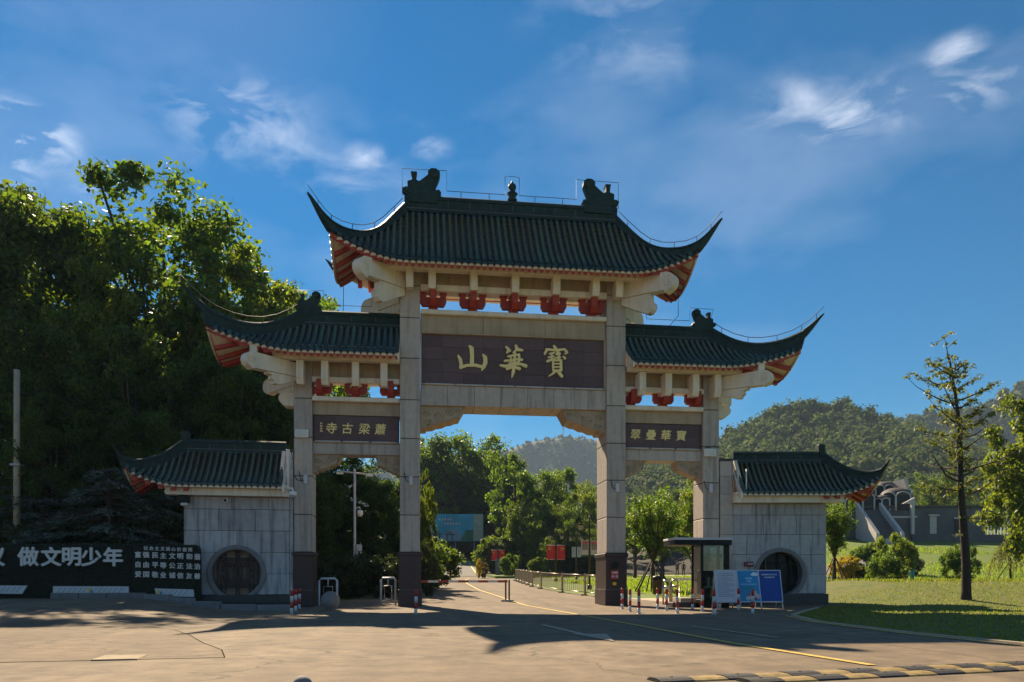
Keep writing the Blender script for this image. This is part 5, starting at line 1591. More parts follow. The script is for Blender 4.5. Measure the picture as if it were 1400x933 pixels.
# trees and shrubs seen through the left bay
for c_, d, top, v, wf, lab in ((470, 47, 610, 'B', 1.3, 'leafy tree filling the left bay behind the white camera mast'), (535, 44, 640, 'A', 1.0, 'dark tree at the right side of the left bay, close to the inner pillar'), (445, 42, 660, 'A', 1.0, 'dark tree at the left side of the left bay, beside the outer pillar'), (582, 43, 640, 'D', .30, 'slim yellow-green tree showing just right of the left inner pillar')):
    x, y, zt_ = px(c_, top, d); z0 = Tz(x, y); s = (zt_ - z0) / 10.4
    tree('bay_tree', v, x, y, s * wf, lab, group='trees seen through the left bay', sz=s)
for c_, d, top, w_, lab in ((447, 35, 752, .42, 'dark round shrub at the left of the left bay behind the hoop'), (490, 36, 745, .5, 'dark round shrub in the middle of the left bay at the mast foot'), (530, 36, 750, .42, 'dark round shrub at the right of the left bay'), (584, 37, 725, .20, 'leafy yellow-green shrub against the right side of the left inner pillar')):
    x, y, zt_ = px(c_, top, d); z0 = Tz(x, y); s = (zt_ - z0) / 6.2
    tree('shrub', 'bush', x, y, w_ * .8, lab, 'shrub', 'shrubs in the left bay', sz=s, m=L_YEL if c_ == 583 else None)
# undergrowth behind the slogan wall
for c_, d, top in ((10, 33, 690), (60, 32.5, 700), (140, 32.5, 700), (200, 32.5, 690), (245, 33, 690), (-30, 33, 680)):
    x, y, zt_ = px(c_, top, d); z0 = Tz(x, y)
    tree('shrub', 'bush', x, y, .55, 'dark shrub of the undergrowth behind the slogan wall', 'shrub', 'undergrowth behind the slogan wall', sz=(zt_ - z0) / 6.2)


# --- drooping cedar behind the slogan wall
def cedar(seed, H=7.0):
    rng = np.random.default_rng(seed); tb = MB(); tb.tube([(0, 0, -.3), (0, 0, H * .5), (.1, 0, H)], [.2, .13, .02], 8)
    P, N, Tn = [], [], []
    for lev in range(13):
        z = .6 + (H - .9) * (lev / 12); Lr = 4.4 * (1 - lev / 13) ** .8 + .4
        for k in range(7):
            a = rng.uniform(0, 6.28); L_ = Lr * rng.uniform(.7, 1.1); zz = z + rng.uniform(-.25, .25)
            d = np.array([math.cos(a), math.sin(a)])
            pts = []
            for q in range(6):
                f = q / 5; pts.append((d[0] * L_ * f, d[1] * L_ * f, zz + .25 * f * L_ * .3 - .55 * f * f * L_ * .35))
            tb.tube(pts, [.06, .05, .04, .03, .02, .01], 4)
            n = int(150 * L_ / 3)
            f = rng.uniform(.25, 1.05, n); side = rng.normal(size=n) * .30 * (1.1 - .5 * f)
            base = np.stack([d[0] * L_ * f - d[1] * side, d[1] * L_ * f + d[0] * side, zz + .075 * f * L_ - .19 * f * f * L_ - np.abs(side) * .35 + rng.normal(size=n) * .05], 1)
            P.append(base); N.append(unit(rng.normal(size=(n, 3)) * .5 + [0, 0, 1])); Tn.append(np.tile([d[0], d[1], -.35], (n, 1)) + np.stack([-d[1] * side, d[0] * side, side * 0], 1) * 2)
    return leaves_mesh('crown', np.concatenate(P), np.concatenate(N), .32, .075, L_CEDAR, rng, np.concatenate(Tn)), tb.mesh('trunk', BARK)


VAR['cedar'] = cedar(4); VAR['cedar2'] = cedar(9)
for c_, d, top, v, s, lab in ((150, 32.0, 640, 'cedar', .95, 'grey-green drooping cedar behind the middle of the slogan wall'), (60, 33, 650, 'cedar2', 1.0, 'grey-green drooping cedar behind the left end of the slogan wall'), (215, 33.5, 655, 'cedar2', .8, 'smaller drooping cedar beside the left wing wall')):
    x, y, zt_ = px(c_, top, d)
    tree('cedar', v, x, y, s, lab, group='cedars behind the slogan wall', sz=(zt_ - Tz(x, y)) / 7.0)

# --- the wooded slope beyond the middle bay
CT = [(600, 140, 575, 'a', 1.5, 'dark tall tree left in the middle bay above the billboard'), (640, 138, 572, 'b', 1.5, 'tallest green tree in the middle bay, left of the far hill'), (672, 134, 605, 'a', 1.2, 'dark tree in the middle bay right of the tallest one'),
      (700, 104, 592, 'airy', 1.2, 'light green airy tree in the centre of the middle bay'), (735, 106, 622, 'b', 1.2, 'mid green tree right of centre in the middle bay'), (768, 110, 618, 'airy', 1.3, 'tall feathery light green tree right in the middle bay'),
      (795, 104, 660, 'd', 1.1, 'yellow-green tree next to the right inner pillar in the middle bay'), (625, 133, 640, 'brown', 1.3, 'brownish tree in front of the dark trees above the billboard'), (664, 131, 655, 'a', 1.3, 'shaded tree behind the right end of the billboard'),
      (605, 131, 660, 'd', 1.2, 'yellowish tree above the left end of the billboard'), (715, 95, 672, 'a', 1.1, 'dark tree behind the farthest red flags'), (760, 97, 668, 'a', 1.1, 'dark tree behind the lamp post with small banners'), (800, 96, 700, 'b', .9, 'low green tree beside the right inner pillar, behind the nearest lamp post'),
      (698, 112, 680, 'c', .9, 'low dark tree just right of the billboard')]
for c_, d, top, v, wf, lab in CT:
    x, y, zt_ = px(c_, top, d); z0 = Tz(x, y); s = (zt_ - z0) / 10.4
    tree('hillside_tree', v, x, y, s * .62 * wf, lab, group='trees of the slope beyond the middle bay', sz=s)
for c_, d, top, v in ((572, 142, 590, 'low'), (612, 146, 590, 'low2'), (655, 144, 600, 'low'), (690, 130, 615, 'low2'), (725, 128, 640, 'low'), (760, 128, 640, 'low2'), (800, 128, 650, 'low'), (830, 118, 660, 'b'), (595, 140, 620, 'low2'), (640, 138, 640, 'low'), (568, 110, 680, 'low2'), (735, 92, 700, 'low2'), (775, 92, 700, 'low'), (815, 90, 715, 'low'), (706, 100, 712, 'low2'), (750, 88, 725, 'low2')):
    x, y, zt_ = px(c_, top, d); z0 = Tz(x, y); s = (zt_ - z0) / 10.4
    tree('hillside_tree', v, x, y, s * .66, 'dark tree in the shaded depth of the wood beyond the middle bay', group='dark trees of the slope beyond the middle bay', sz=s)
for c_, d, top, s, m_, lab in ((695, 84, 752, .55, L_MID, 'round pale green bush right of the grey pylon'), (660, 82, 765, .30, L_BROWN, 'small reddish bush on the lawn island left of the pylon'), (735, 86, 757, .6, L_DARK, 'dark round bush right of the pale bush, behind the fence end'), (655, 80, 760, .18, L_GOLD, 'tiny yellow bush at the corner of the lawn island')):
    x, y, zt_ = px(c_, top, d); z0 = Tz(x, y)
    tree('bush', 'bush', x, y, s * .55, lab, 'bush', None, sz=max(.12, (zt_ - z0) / 6.2), m=m_)


US = 'dark shrub of the undergrowth on the slope beyond the middle bay'
for k in range(26):
    c_ = 572 + k * 10.5; d = random.uniform(92, 112)
    if 590 < c_ < 668: d = random.uniform(128, 134)
    x, y, _ = px(c_, 0, d); tree('shrub', 'bush', x, y, random.uniform(.6, .95), US, 'shrub', 'undergrowth beyond the middle bay', m=L_DARK)
for k in range(14):
    c_ = 430 + k * 12; x, y, _ = px(c_, 0, random.uniform(42, 50)); tree('shrub', 'bush', x, y, random.uniform(.45, .6), 'dark shrub of the undergrowth behind the left bay', 'shrub', 'undergrowth behind the left bay', m=L_DARK)


# --- staked young trees
def staked(seed, H=6.1, Rr=2.0):
    rng = np.random.default_rng(seed); tb = MB(); P = []
    tb.tube([(0, 0, -.2), (0, 0, 1.0), (.03, 0, 2.0)], [.16, .13, .12], 8)
    for k in range(16):
        a = k * 2.4 + rng.uniform(-.3, .3); rr = Rr * rng.uniform(.35, 1.0); h = H * rng.uniform(.72, 1.0) - rr * .35
        pts = [(0, 0, 1.7), (math.cos(a) * rr * .35, math.sin(a) * rr * .35, 2.9), (math.cos(a) * rr * .75, math.sin(a) * rr * .75, (2.9 + h) / 2 + .3), (math.cos(a) * rr, math.sin(a) * rr, h)]
        tb.tube(pts, [.07, .05, .035, .012], 5)
        for f in np.linspace(.25, 1, 12):
            i = min(2, int(f * 3)); p = Vector(pts[i]).lerp(Vector(pts[i + 1]), f * 3 - i); P.append(np.array(p) + rng.normal(size=3) * .28)
    P = np.array(P); c, nr = clump_leaves(P, np.full(len(P), .42), 42, rng, .9, .1)
    return leaves_mesh('crown', c, nr, .20, .075, L_MID, rng), tb.mesh('trunk', BARK)


VAR['staked'] = staked(3); VAR['staked2'] = staked(8, 6.1, 1.6)
POLE = mat('stake_pole', (.05, .035, .025), .8, var=.3)
for name, v, x, y, s, sz, npole, lab in (('staked_tree', 'staked', 10.1, 14.7, 1.0, 1.0, 9, 'vase-shaped young tree propped by dark poles on the lawn in the right bay'), ('staked_tree', 'staked2', 19.0, 10.5, .68, .86, 5, 'small propped tree just right of the right wing wall')):
    t = tree(name, v, x, y, s, lab, group='young trees held up by poles', sz=sz)
    for k in range(npole):
        a = k * 6.283 / npole + .3; rr = 1.15 + .25 * (k % 2)
        MB().tube([(math.cos(a) * rr, math.sin(a) * rr, -.2), (math.cos(a) * .12, math.sin(a) * .12, 1.75)], [.04, .035], 6).build('support_pole', POLE, t)
for c_, d, top, v, wf, m_, lab in ((905, 75, 665, 'b', 1.0, None, 'green tree behind the propped tree in the right bay'), (957, 62, 655, 'd', .8, L_BRIGHT, 'bright leafy tree behind the guard booth in the right bay'), (868, 80, 690, 'a', 1.0, None, 'dark green tree at the left of the right bay, beside the inner pillar'), (950, 85, 680, 'b', 1.1, None, 'green tree behind the right outer pillar'), (845, 95, 700, 'a', 1.0, None, 'dark tree hidden mostly by the right inner pillar'),
                              (985, 95, 700, 'a', 1.2, None, 'tree behind the right wing wall')):
    x, y, zt_ = px(c_, top, d); z0 = Tz(x, y); s = (zt_ - z0) / 10.4
    tree('park_tree', v, x, y, s * wf, lab, group='park trees behind the right bay', sz=s, m=m_)


# --- sparse dawn redwood on the right
def redwood():
    rng = np.random.default_rng(21); tb = MB(); t = thing('dawn_redwood', 'tall sparse dawn redwood with a dark straight trunk on the right lawn', 'tree', (16.9, -2.3, Tz(16.9, -2.3)))
    H = 9.25
    ax = lambda z: Vector((-.62 * (z / H) ** 1.6 + .06 * math.sin(z * 1.1), .05 * math.sin(z * .9), z))
    zs = np.linspace(-.3, H, 18)
    tb.tube([ax(z) if z > 0 else Vector((0, 0, z)) for z in zs], [.165 * (1 - max(z, 0) / H) ** .8 + .014 + (.05 if z <= 0 else 0) for z in zs], 9)
    tb.build('trunk', mat('dark_bark', (.030, .022, .017), .95, var=.35, scale=5, bump=.8, bscale=12, stretch=(1, 1, .25)), t)
    bm_, P = MB(), []
    n = 34
    for k in range(n):
        z = 3.9 + 5.1 * (k / n) ** .9; a = k * 2.4 + rng.uniform(-.5, .5)
        L_ = (2.6 * (1 - (z - 3.9) / 7.6) + .1) * rng.uniform(.5, 1.2)
        if z < 4.8 and k % 2: L_ *= .5
        el = rng.uniform(.15, .5) + .25 * (z - 3.9) / 6; b = ax(z); d = Vector((math.cos(a), math.sin(a), 0)); pts = []
        for q in range(6):
            f = q / 5; pts.append(b + d * (L_ * f) + Vector((0, 0, L_ * math.tan(el) * f * (.35 + .65 * f))) + Vector(rng.normal(size=3) * .035 * f))
        bm_.tube(pts, [.045, .034, .026, .018, .012, .006], 5)
        bare = rng.random() < .25
        for q in range(1, 6):
            for e in range(2):
                if rng.random() < .45: continue
                p0 = pts[q - 1].lerp(pts[q], rng.random()); side = Vector((-d.y, d.x, rng.uniform(-.1, .7))).normalized() * (1 if e else -1) * rng.uniform(.18, .5)
                bm_.tube([p0, p0 + side + d * .15], [.012, .004], 4)
                if not bare: P.append(np.array(p0 + side * .7))
            if not bare and q > 1 and rng.random() < .75: P.append(np.array(pts[q]))
    for k in range(26):
        z = rng.uniform(2.2, 5.8); P.append(np.array(ax(z)) + rng.normal(size=3) * [.22, .22, .1])
    for z, a, L_ in ((4.4, 3.3, 1.4), (4.6, 0.2, 1.2)):
        b = ax(z); d = Vector((math.cos(a), math.sin(a), 0)); pts = [b, b + d * L_ * .5 + Vector((0, 0, .25)), b + d * L_ + Vector((0, 0, 1.1))]; bm_.tube(pts, [.05, .035, .01], 5)
    bm_.build('branches', BARK, t)
    P = np.array(P); c, nr = clump_leaves(P, np.full(len(P), .19), 12, rng, .7, .05)
    link('crown', leaves_mesh('crown', c, nr, .17, .065, L_REDW, rng), t)


redwood()
# bright dense tree at the right edge, small trees and bushes on the lawn
VAR['dense'] = broadleaf(31, m=L_BRIGHT, nc=80, per=190, R_=3.7, rz_=4.1, zc=5.2, ll=.30, lw=.17, lobes=9)
for c_, d, top, v, s, m_, name, lab in ((1412, 37, 530, 'dense', .70, None, 'broadleaf_tree', 'dense bright-leaved tree cut by the right edge of the picture'), (1470, 44, 545, 'dense', .9, None, 'broadleaf_tree', 'dense tree beyond the right edge')):
    x, y, zt_ = px(c_, top, d); z0 = Tz(x, y)
    tree(name, v, x, y, s, lab, sz=(zt_ - z0) / 9.6)
for c_, d, base, top, s, m_, lab in ((1312, 52, 782, 734, .33, L_MID, 'dark round bush behind the dawn redwood trunk'), (1225, 60, 772, 718, .42, L_YEL, 'layered yellow-green bush left of the lawn, before the domed building'), (1210, 57, 782, 748, .40, L_MID, 'low green bush in front of the layered yellow-green bush'), (1157, 60, 779, 754, .36, L_GOLD, 'bright yellow bush just right of the right wing wall'), (1172, 60, 781, 765, .22, L_DARK, 'small dark bush at the right foot of the yellow bush'), (1190, 75, 770, 735, .5, L_MID, 'green bush behind the yellow bush'), (1245, 70, 770, 748, .3, L_SHRUB, 'small dark bush right of the layered bush')):
    x, y, zt_ = px(c_, top, d)
    tree('bush', 'bush', x, y, s, lab, 'bush', None, sz=(zt_ - Tz(x, y)) / 6.2, m=m_)


def willow():
    rng = np.random.default_rng(5); tb = MB(); tb.tube([(0, 0, -.3), (.1, 0, 1.3), (0, 0, 2.4)], [.1, .08, .04], 7); tb.tube([(1.3, .2, -.2), (.1, 0, 1.6)], .035, 5); P = []; N = []
    for k in range(70):
        a = rng.uniform(0, 6.28); r = rng.uniform(.4, 1.7); top = 2.9 - .35 * r * r + rng.uniform(-.2, .3); L_ = rng.uniform(.8, 1.9)
        n = 34; f = np.linspace(0, 1, n); rr = r * (.7 + .35 * np.sqrt(f))
        P.append(np.stack([np.cos(a) * rr, np.sin(a) * rr, top - L_ * f], 1) + rng.normal(size=(n, 3)) * .05)
        tb.tube([(0, 0, 2.2), (math.cos(a) * r * .5, math.sin(a) * r * .5, top + .1), (math.cos(a) * r * .72, math.sin(a) * r * .72, top)], [.025, .015, .006], 4)
    P = np.concatenate(P); return leaves_mesh('crown', P, unit(rng.normal(size=P.shape)), .22, .05, L_WILLOW, rng, np.tile([0, 0, -1.], (len(P), 1))), tb.mesh('trunk', BARK)


VAR['willow'] = willow()
x, y, zt_ = px(1383, 737, 56); tree('willow', 'willow', x, y, 1.0, 'small weeping willow on the lawn at the right edge', sz=(zt_ - Tz(x, y)) / 3.1)
# belt of trees along the foot of the right hill
BELT = 'green tree in the belt at the foot of the right hill'
for k in range(34):
    c_ = 1000 + k * 14 + random.uniform(-8, 8); d = random.uniform(135, 210); x, y, _ = px(c_, 0, d); s = random.uniform(.75, 1.2)
    tree('belt_tree', random.choice('abcab'), x, y, s, BELT, group='tree belt at the foot of the right hill')
for k in range(14):
    c_ = 845 + k * 11; d = random.uniform(120, 170); x, y, _ = px(c_, 0, d); s = random.uniform(.7, 1.0)
    tree('belt_tree', random.choice('ab'), x, y, s, 'green tree in the belt behind the right bay', group='tree belt behind the right bay')

# --- grass tufts on the near lawn
rng = np.random.default_rng(77)
n = 60000
gxp = rng.uniform(5.4, 34, n); gyp = rng.uniform(-19, 16, n)
keep = (gxp > np.interp(gyp, *EDGE) + .12) & ~((gxp > 8.2) & (gxp < 12.7) & (gyp > -1.8) & (gyp < 2.4)) & ((gyp > 2.5) | (gxp > np.interp(gyp, *EDGE) + .12)) & ~((gxp < 17) & (gyp > 1.4) & (gyp < 6.2))
gxp, gyp = gxp[keep], gyp[keep]; n = len(gxp)
gz = T(gxp, gyp) - .015; hgt = rng.uniform(.03, .06, n) * np.where(gyp > 3.5, 2.2, 1.0); ang = rng.uniform(0, 6.28, n); w_ = .012 + hgt * .12
dx, dy = np.cos(ang) * w_, np.sin(ang) * w_; lx, ly = rng.normal(size=n) * hgt * .4, rng.normal(size=n) * hgt * .4
V = np.stack([np.stack([gxp - dx, gyp - dy, gz], 1), np.stack([gxp + dx, gyp + dy, gz], 1), np.stack([gxp + lx + dx * .3, gyp + ly + dy * .3, gz + hgt], 1), np.stack([gxp + lx - dx * .3, gyp + ly - dy * .3, gz + hgt], 1)], 1).reshape(-1, 3)
g_ = kind(link('grass', np_mesh('grass', V, np.arange(len(V)).reshape(-1, 4), L_DRYG)), 'stuff'); tag(g_, 'short grass blades on the lawn right of the gateway', 'grass')

n = 60000
gxp = rng.uniform(9, 62, n); gyp = rng.uniform(9, 66, n)
gz = T(gxp, gyp) - .05; hgt = rng.uniform(.08, .2, n); ang = rng.uniform(0, 6.28, n); w_ = .02 + hgt * .14
keep = ~((gyp > 43) & (gyp < 50.6)) & ~((gyp > 57.5) & (gxp > 12)) & (gxp > 5.6)
gxp, gyp, gz, hgt, ang, w_ = [q[keep] for q in (gxp, gyp, gz, hgt, ang, w_)]; n = len(gxp)
dx, dy = np.cos(ang) * w_, np.sin(ang) * w_; lx, ly = rng.normal(size=n) * hgt * .4, rng.normal(size=n) * hgt * .4
V = np.stack([np.stack([gxp - dx, gyp - dy, gz], 1), np.stack([gxp + dx, gyp + dy, gz], 1), np.stack([gxp + lx + dx * .3, gyp + ly + dy * .3, gz + hgt], 1), np.stack([gxp + lx - dx * .3, gyp + ly - dy * .3, gz + hgt], 1)], 1).reshape(-1, 3)
g_ = kind(link('grass', np_mesh('grass', V, np.arange(len(V)).reshape(-1, 4), L_GRASS)), 'stuff'); tag(g_, 'bright grass of the far lawn below the domed building', 'grass')

# ------------------------------------------------------------------ hills with their forest
def hill(name, table, d0, d1, dist, base, m, ncol=130, nrow=40, rough=3.0, forest=0, seed=1, quads=40, qs=1.0, bulge=1.35, cs=1.0):
    """table: photo column -> row of the crest, taken at distance dist"""
    rng = np.random.default_rng(seed)
    cols = np.linspace(table[0][0], table[-1][0], ncol)
    crest = np.interp(cols, [a for a, b in table], [1 + (793 - b) / 1050 * dist for a, b in table])
    k = np.array([.25, .5, .25])
    for _ in range(2): crest = np.convolve(np.pad(crest, 1, 'edge'), k, 'valid')
    c, s = math.cos(R(7.233)), math.sin(R(7.233))
    ph = rng.uniform(0, 6.28, 12)

    def pos(u, f):
        # u column, f 0 foot .. 1 crest .. 1.4 behind
        d = d0 + (d1 - d0) * f; r = (u - 700) / 1050 * dist
        h = np.interp(u, cols, crest) - (3.5 if forest else 0)
        wob = np.sin(r * .021 + ph[0] + f * 2.1) * .10 + np.sin(r * .05 + ph[1] - f * 3) * .06 + np.sin(r * .013 + f * 5 + ph[2]) * .06
        ff = np.clip(f, 0, 1); prof = ff ** 1.12 + wob * np.sin(ff * np.pi) * .8
        z = base + (h - base) * prof - np.clip(f - 1, 0, 1) * 90
        return -3.783 + r * c + d * s, -28.938 - r * s + d * c, z
    rows = []
    for i in range(nrow):
        f = 1.35 * i / (nrow - 1); x, y, z = pos(cols, np.full(ncol, f)); rows.append(np.stack([x, y, z + rng.normal(size=ncol) * rough * .25], 1))
    V = np.array(rows).reshape(-1, 3)
    i = (np.arange(nrow - 1)[:, None] * ncol + np.arange(ncol - 1)[None, :]).ravel()
    kind(link(name, np_mesh(name, V, np.stack([i, i + 1, i + ncol + 1, i + ncol], 1), m, True)), 'structure')
    if forest:
        u = rng.uniform(cols[0], cols[-1], forest); f = rng.uniform(0.0, 1.06, forest)
        x, y, z = pos(u, f)
        sc = (1.5 + 4.2 * rng.random(forest) ** 1.8) * cs
        nq = quads; n_ = forest * nq
        d_ = unit(rng.normal(size=(n_, 3)) + np.array([0, -.25, .45])); rr = rng.uniform(.55, 1.08, n_) * np.repeat(sc, nq)
        lump = 1 + .22 * np.sin(d_[:, 0] * 5 + np.repeat(rng.uniform(0, 6, forest), nq)) * np.sin(d_[:, 2] * 4)
        c_ = np.repeat(np.stack([x, y, z + sc * .7], 1), nq, 0) + d_ * (rr * lump)[:, None] * np.array([1, 1, 1.1])
        nn = unit(d_ + .5 * rng.normal(size=(n_, 3))); tt = unit(np.cross(nn, rng.normal(size=(n_, 3)))); bb = np.cross(nn, tt)
        L_ = (np.repeat(sc, nq) * rng.uniform(.22, .44, n_) * qs)[:, None]
        V = np.stack([c_ - tt * L_, c_ + bb * L_ * .7, c_ + tt * L_, c_ - bb * L_ * .7], 1).reshape(-1, 3); F = np.arange(4 * n_).reshape(-1, 4)
        iv, iff = ICO1; nv = len(iv)
        J = 1 + rng.normal(size=(forest, nv)) * .13; q_ = (sc * .72)[:, None]; cz_ = (z + sc * .7)[:, None]
        W = np.stack([x[:, None] + q_ * J * iv[:, 0], y[:, None] + q_ * J * iv[:, 1], cz_ + q_ * 1.1 * J * iv[:, 2]], -1).reshape(-1, 3)
        G = (iff[None] + (np.arange(forest) * nv)[:, None, None]).reshape(-1, 3); G = np.concatenate([G, G[:, 2:3]], 1)
        me_ = bpy.data.meshes.new(name + '_forest'); nV = len(V)
        allV = np.concatenate([V, W]).astype(np.float32); G3 = G[:, :3] + nV
        me_.vertices.add(len(allV)); me_.vertices.foreach_set('co', allV.ravel())
        li = np.concatenate([F.ravel(), G3.ravel()]).astype(np.int32); me_.loops.add(len(li)); me_.loops.foreach_set('vertex_index', li)
        ls = np.concatenate([np.arange(len(F)) * 4, F.size + np.arange(len(G3)) * 3]).astype(np.int32)
        me_.polygons.add(len(ls)); me_.polygons.foreach_set('loop_start', ls); me_.polygons.foreach_set('loop_total', np.concatenate([np.full(len(F), 4), np.full(len(G3), 3)]).astype(np.int32))
        me_.materials.append(FOREST); me_.update(calc_edges=True); me_.validate()
        o = kind(link(name + '_forest', me_), 'stuff'); tag(o, 'continuous forest canopy covering the ' + name.replace('_', ' '), 'forest')


def ico_sphere(sub=2):
    import bmesh
    bm = bmesh.new(); bmesh.ops.create_icosphere(bm, subdivisions=sub, radius=1); bm.verts.ensure_lookup_table()
    v = np.array([p.co[:] for p in bm.verts]); f = np.array([[q.index for q in p.verts] for p in bm.faces]); bm.free(); return v, f


ICO1 = ico_sphere(1)


def forest_mat():
    m = bpy.data.materials.new('forest_canopy'); m.use_nodes = True; nt = m.node_tree; N, L = nt.nodes, nt.links; p = N['Principled BSDF']; p.inputs['Roughness'].default_value = .8; p.inputs['Specular IOR Level'].default_value = .15
    geo = N.new('ShaderNodeNewGeometry'); rp = N.new('ShaderNodeValToRGB'); e = rp.color_ramp.elements
    e[0].color = (.050, .085, .014, 1); e[1].color = (.135, .165, .028, 1); q = e.new(.6); q.color = (.085, .120, .020, 1)
    L.new(geo.outputs['Random Per Island'], rp.inputs[0])
    tc = N.new('ShaderNodeTexCoord'); nz = N.new('ShaderNodeTexNoise'); nz.inputs['Scale'].default_value = .11; nz.inputs['Detail'].default_value = 3; nz.inputs['Roughness'].default_value = .6; L.new(tc.outputs['Object'], nz.inputs['Vector'])
    mr = N.new('ShaderNodeMapRange'); mr.inputs['From Min'].default_value = .3; mr.inputs['From Max'].default_value = .7; mr.inputs['To Min'].default_value = .35; mr.inputs['To Max'].default_value = 1.65; L.new(nz.outputs['Fac'], mr.inputs['Value'])
    sc = N.new('ShaderNodeVectorMath'); sc.operation = 'SCALE'; L.new(rp.outputs[0], sc.inputs[0]); L.new(mr.outputs[0], sc.inputs['Scale']); L.new(sc.outputs[0], p.inputs['Base Color'])
    tr = N.new('ShaderNodeBsdfTranslucent'); L.new(sc.outputs[0], tr.inputs['Color']); mx = N.new('ShaderNodeMixShader'); mx.inputs[0].default_value = .5
    L.new(p.outputs[0], mx.inputs[1]); L.new(tr.outputs[0], mx.inputs[2]); L.new(mx.outputs[0], N['Material Output'].inputs['Surface'])
    return m


FOREST = forest_mat()
HILLM = ground_mat('hill_cover', [(.028, .042, .014), (.055, .070, .022), (.04, .055, .018)], [.01, .06], bump=.5, bscale=.4)
hill('right_hill', [(690, 700), (780, 690), (850, 660), (885, 642), (917, 633), (950, 618), (990, 597), (1050, 565), (1085, 553), (1110, 549), (1140, 552), (1170, 558), (1220, 575), (1290, 605), (1350, 640), (1420, 668), (1560, 690), (1750, 700)], 250, 460, 460, 14, HILLM, forest=7500, quads=52, qs=.52, seed=5)
hill('far_right_hill', [(1100, 640), (1180, 592), (1235, 570), (1300, 562), (1350, 548), (1400, 525), (1460, 505), (1560, 500), (1750, 560)], 540, 760, 760, 20, HILLM, forest=4500, quads=20, qs=.75, seed=6, ncol=110)
hill('far_centre_hill', [(480, 640), (600, 625), (680, 618), (720, 603), (745, 598), (770, 595), (800, 597), (830, 603), (870, 616), (905, 628), (940, 640), (1000, 655), (1100, 680)], 1080, 1400, 1400, 25, HILLM, forest=6500, quads=16, qs=.8, cs=.8, seed=8, ncol=110)
x, y, zt_ = px(770, 596, 1390)
t = thing('relay_tower', 'thin relay tower on the crest of the far blue hill', 'tower', (x, y, zt_ - 3))
MB().tube([(0, 0, -4), (0, 0, 23)], [.8, .5], 6).build('mast', GREYMETAL, t); MB().box(-1.5, 1.5, -1.4, 1.4, 15, 17).build('platform', GREYMETAL, t); MB().box(-1.2, 1.2, -1.2, 1.2, 20, 21.5).build('antenna', GREYMETAL, t)

# ------------------------------------------------------------------ domed building on the right
SLATE = mat('slate_wall', (.075, .075, .085), .7, var=.25, scale=.6, bump=.1); SLATEROOF = mat('slate_vault', (.040, .032, .032), .75, var=.25, scale=.5); PALEB = mat('pale_coping', (.50, .45, .42), .7, var=.08); DARKGLASS = mat('dark_window', (.014, .020, .024), .5, spec=.12)
bx, by, _ = px(1165, 740, 105)
b = thing('domed_building', 'low slate building with barrel-vaulted pavilions and a stair on the lawn below the hill', 'building', (bx, by, 6.1), R(-7.2))
U = lambda col: (col - 1165) * .1
MB().box(U(1125), U(1347), 0, 12, -1, 5.0).build('base_wall', SLATE, b)
MB().box(U(1125), U(1347), -.15, .0, 4.7, 5.05).build('coping', SLATEROOF, b)
MB().box(U(1240), U(1400), -1.2, -.05, -1, 1.0).build('plinth_wall', SLATE, b)
for u0, u1, z0, z1 in ((U(1242), U(1250), 1.4, 3.4), (U(1271), U(1280), 1.2, 3.6), (U(1305), U(1312), 1.4, 3.2)):
    wn = MB().box(u0, u1, -.10, -.02, z0, z1).build('window', DARKGLASS if u0 != U(1271) else PALEB, b); MB().box(u0 - .25, u1 + .25, -.35, -.11, z1, z1 + .22).build('lintel', PALEB, wn)
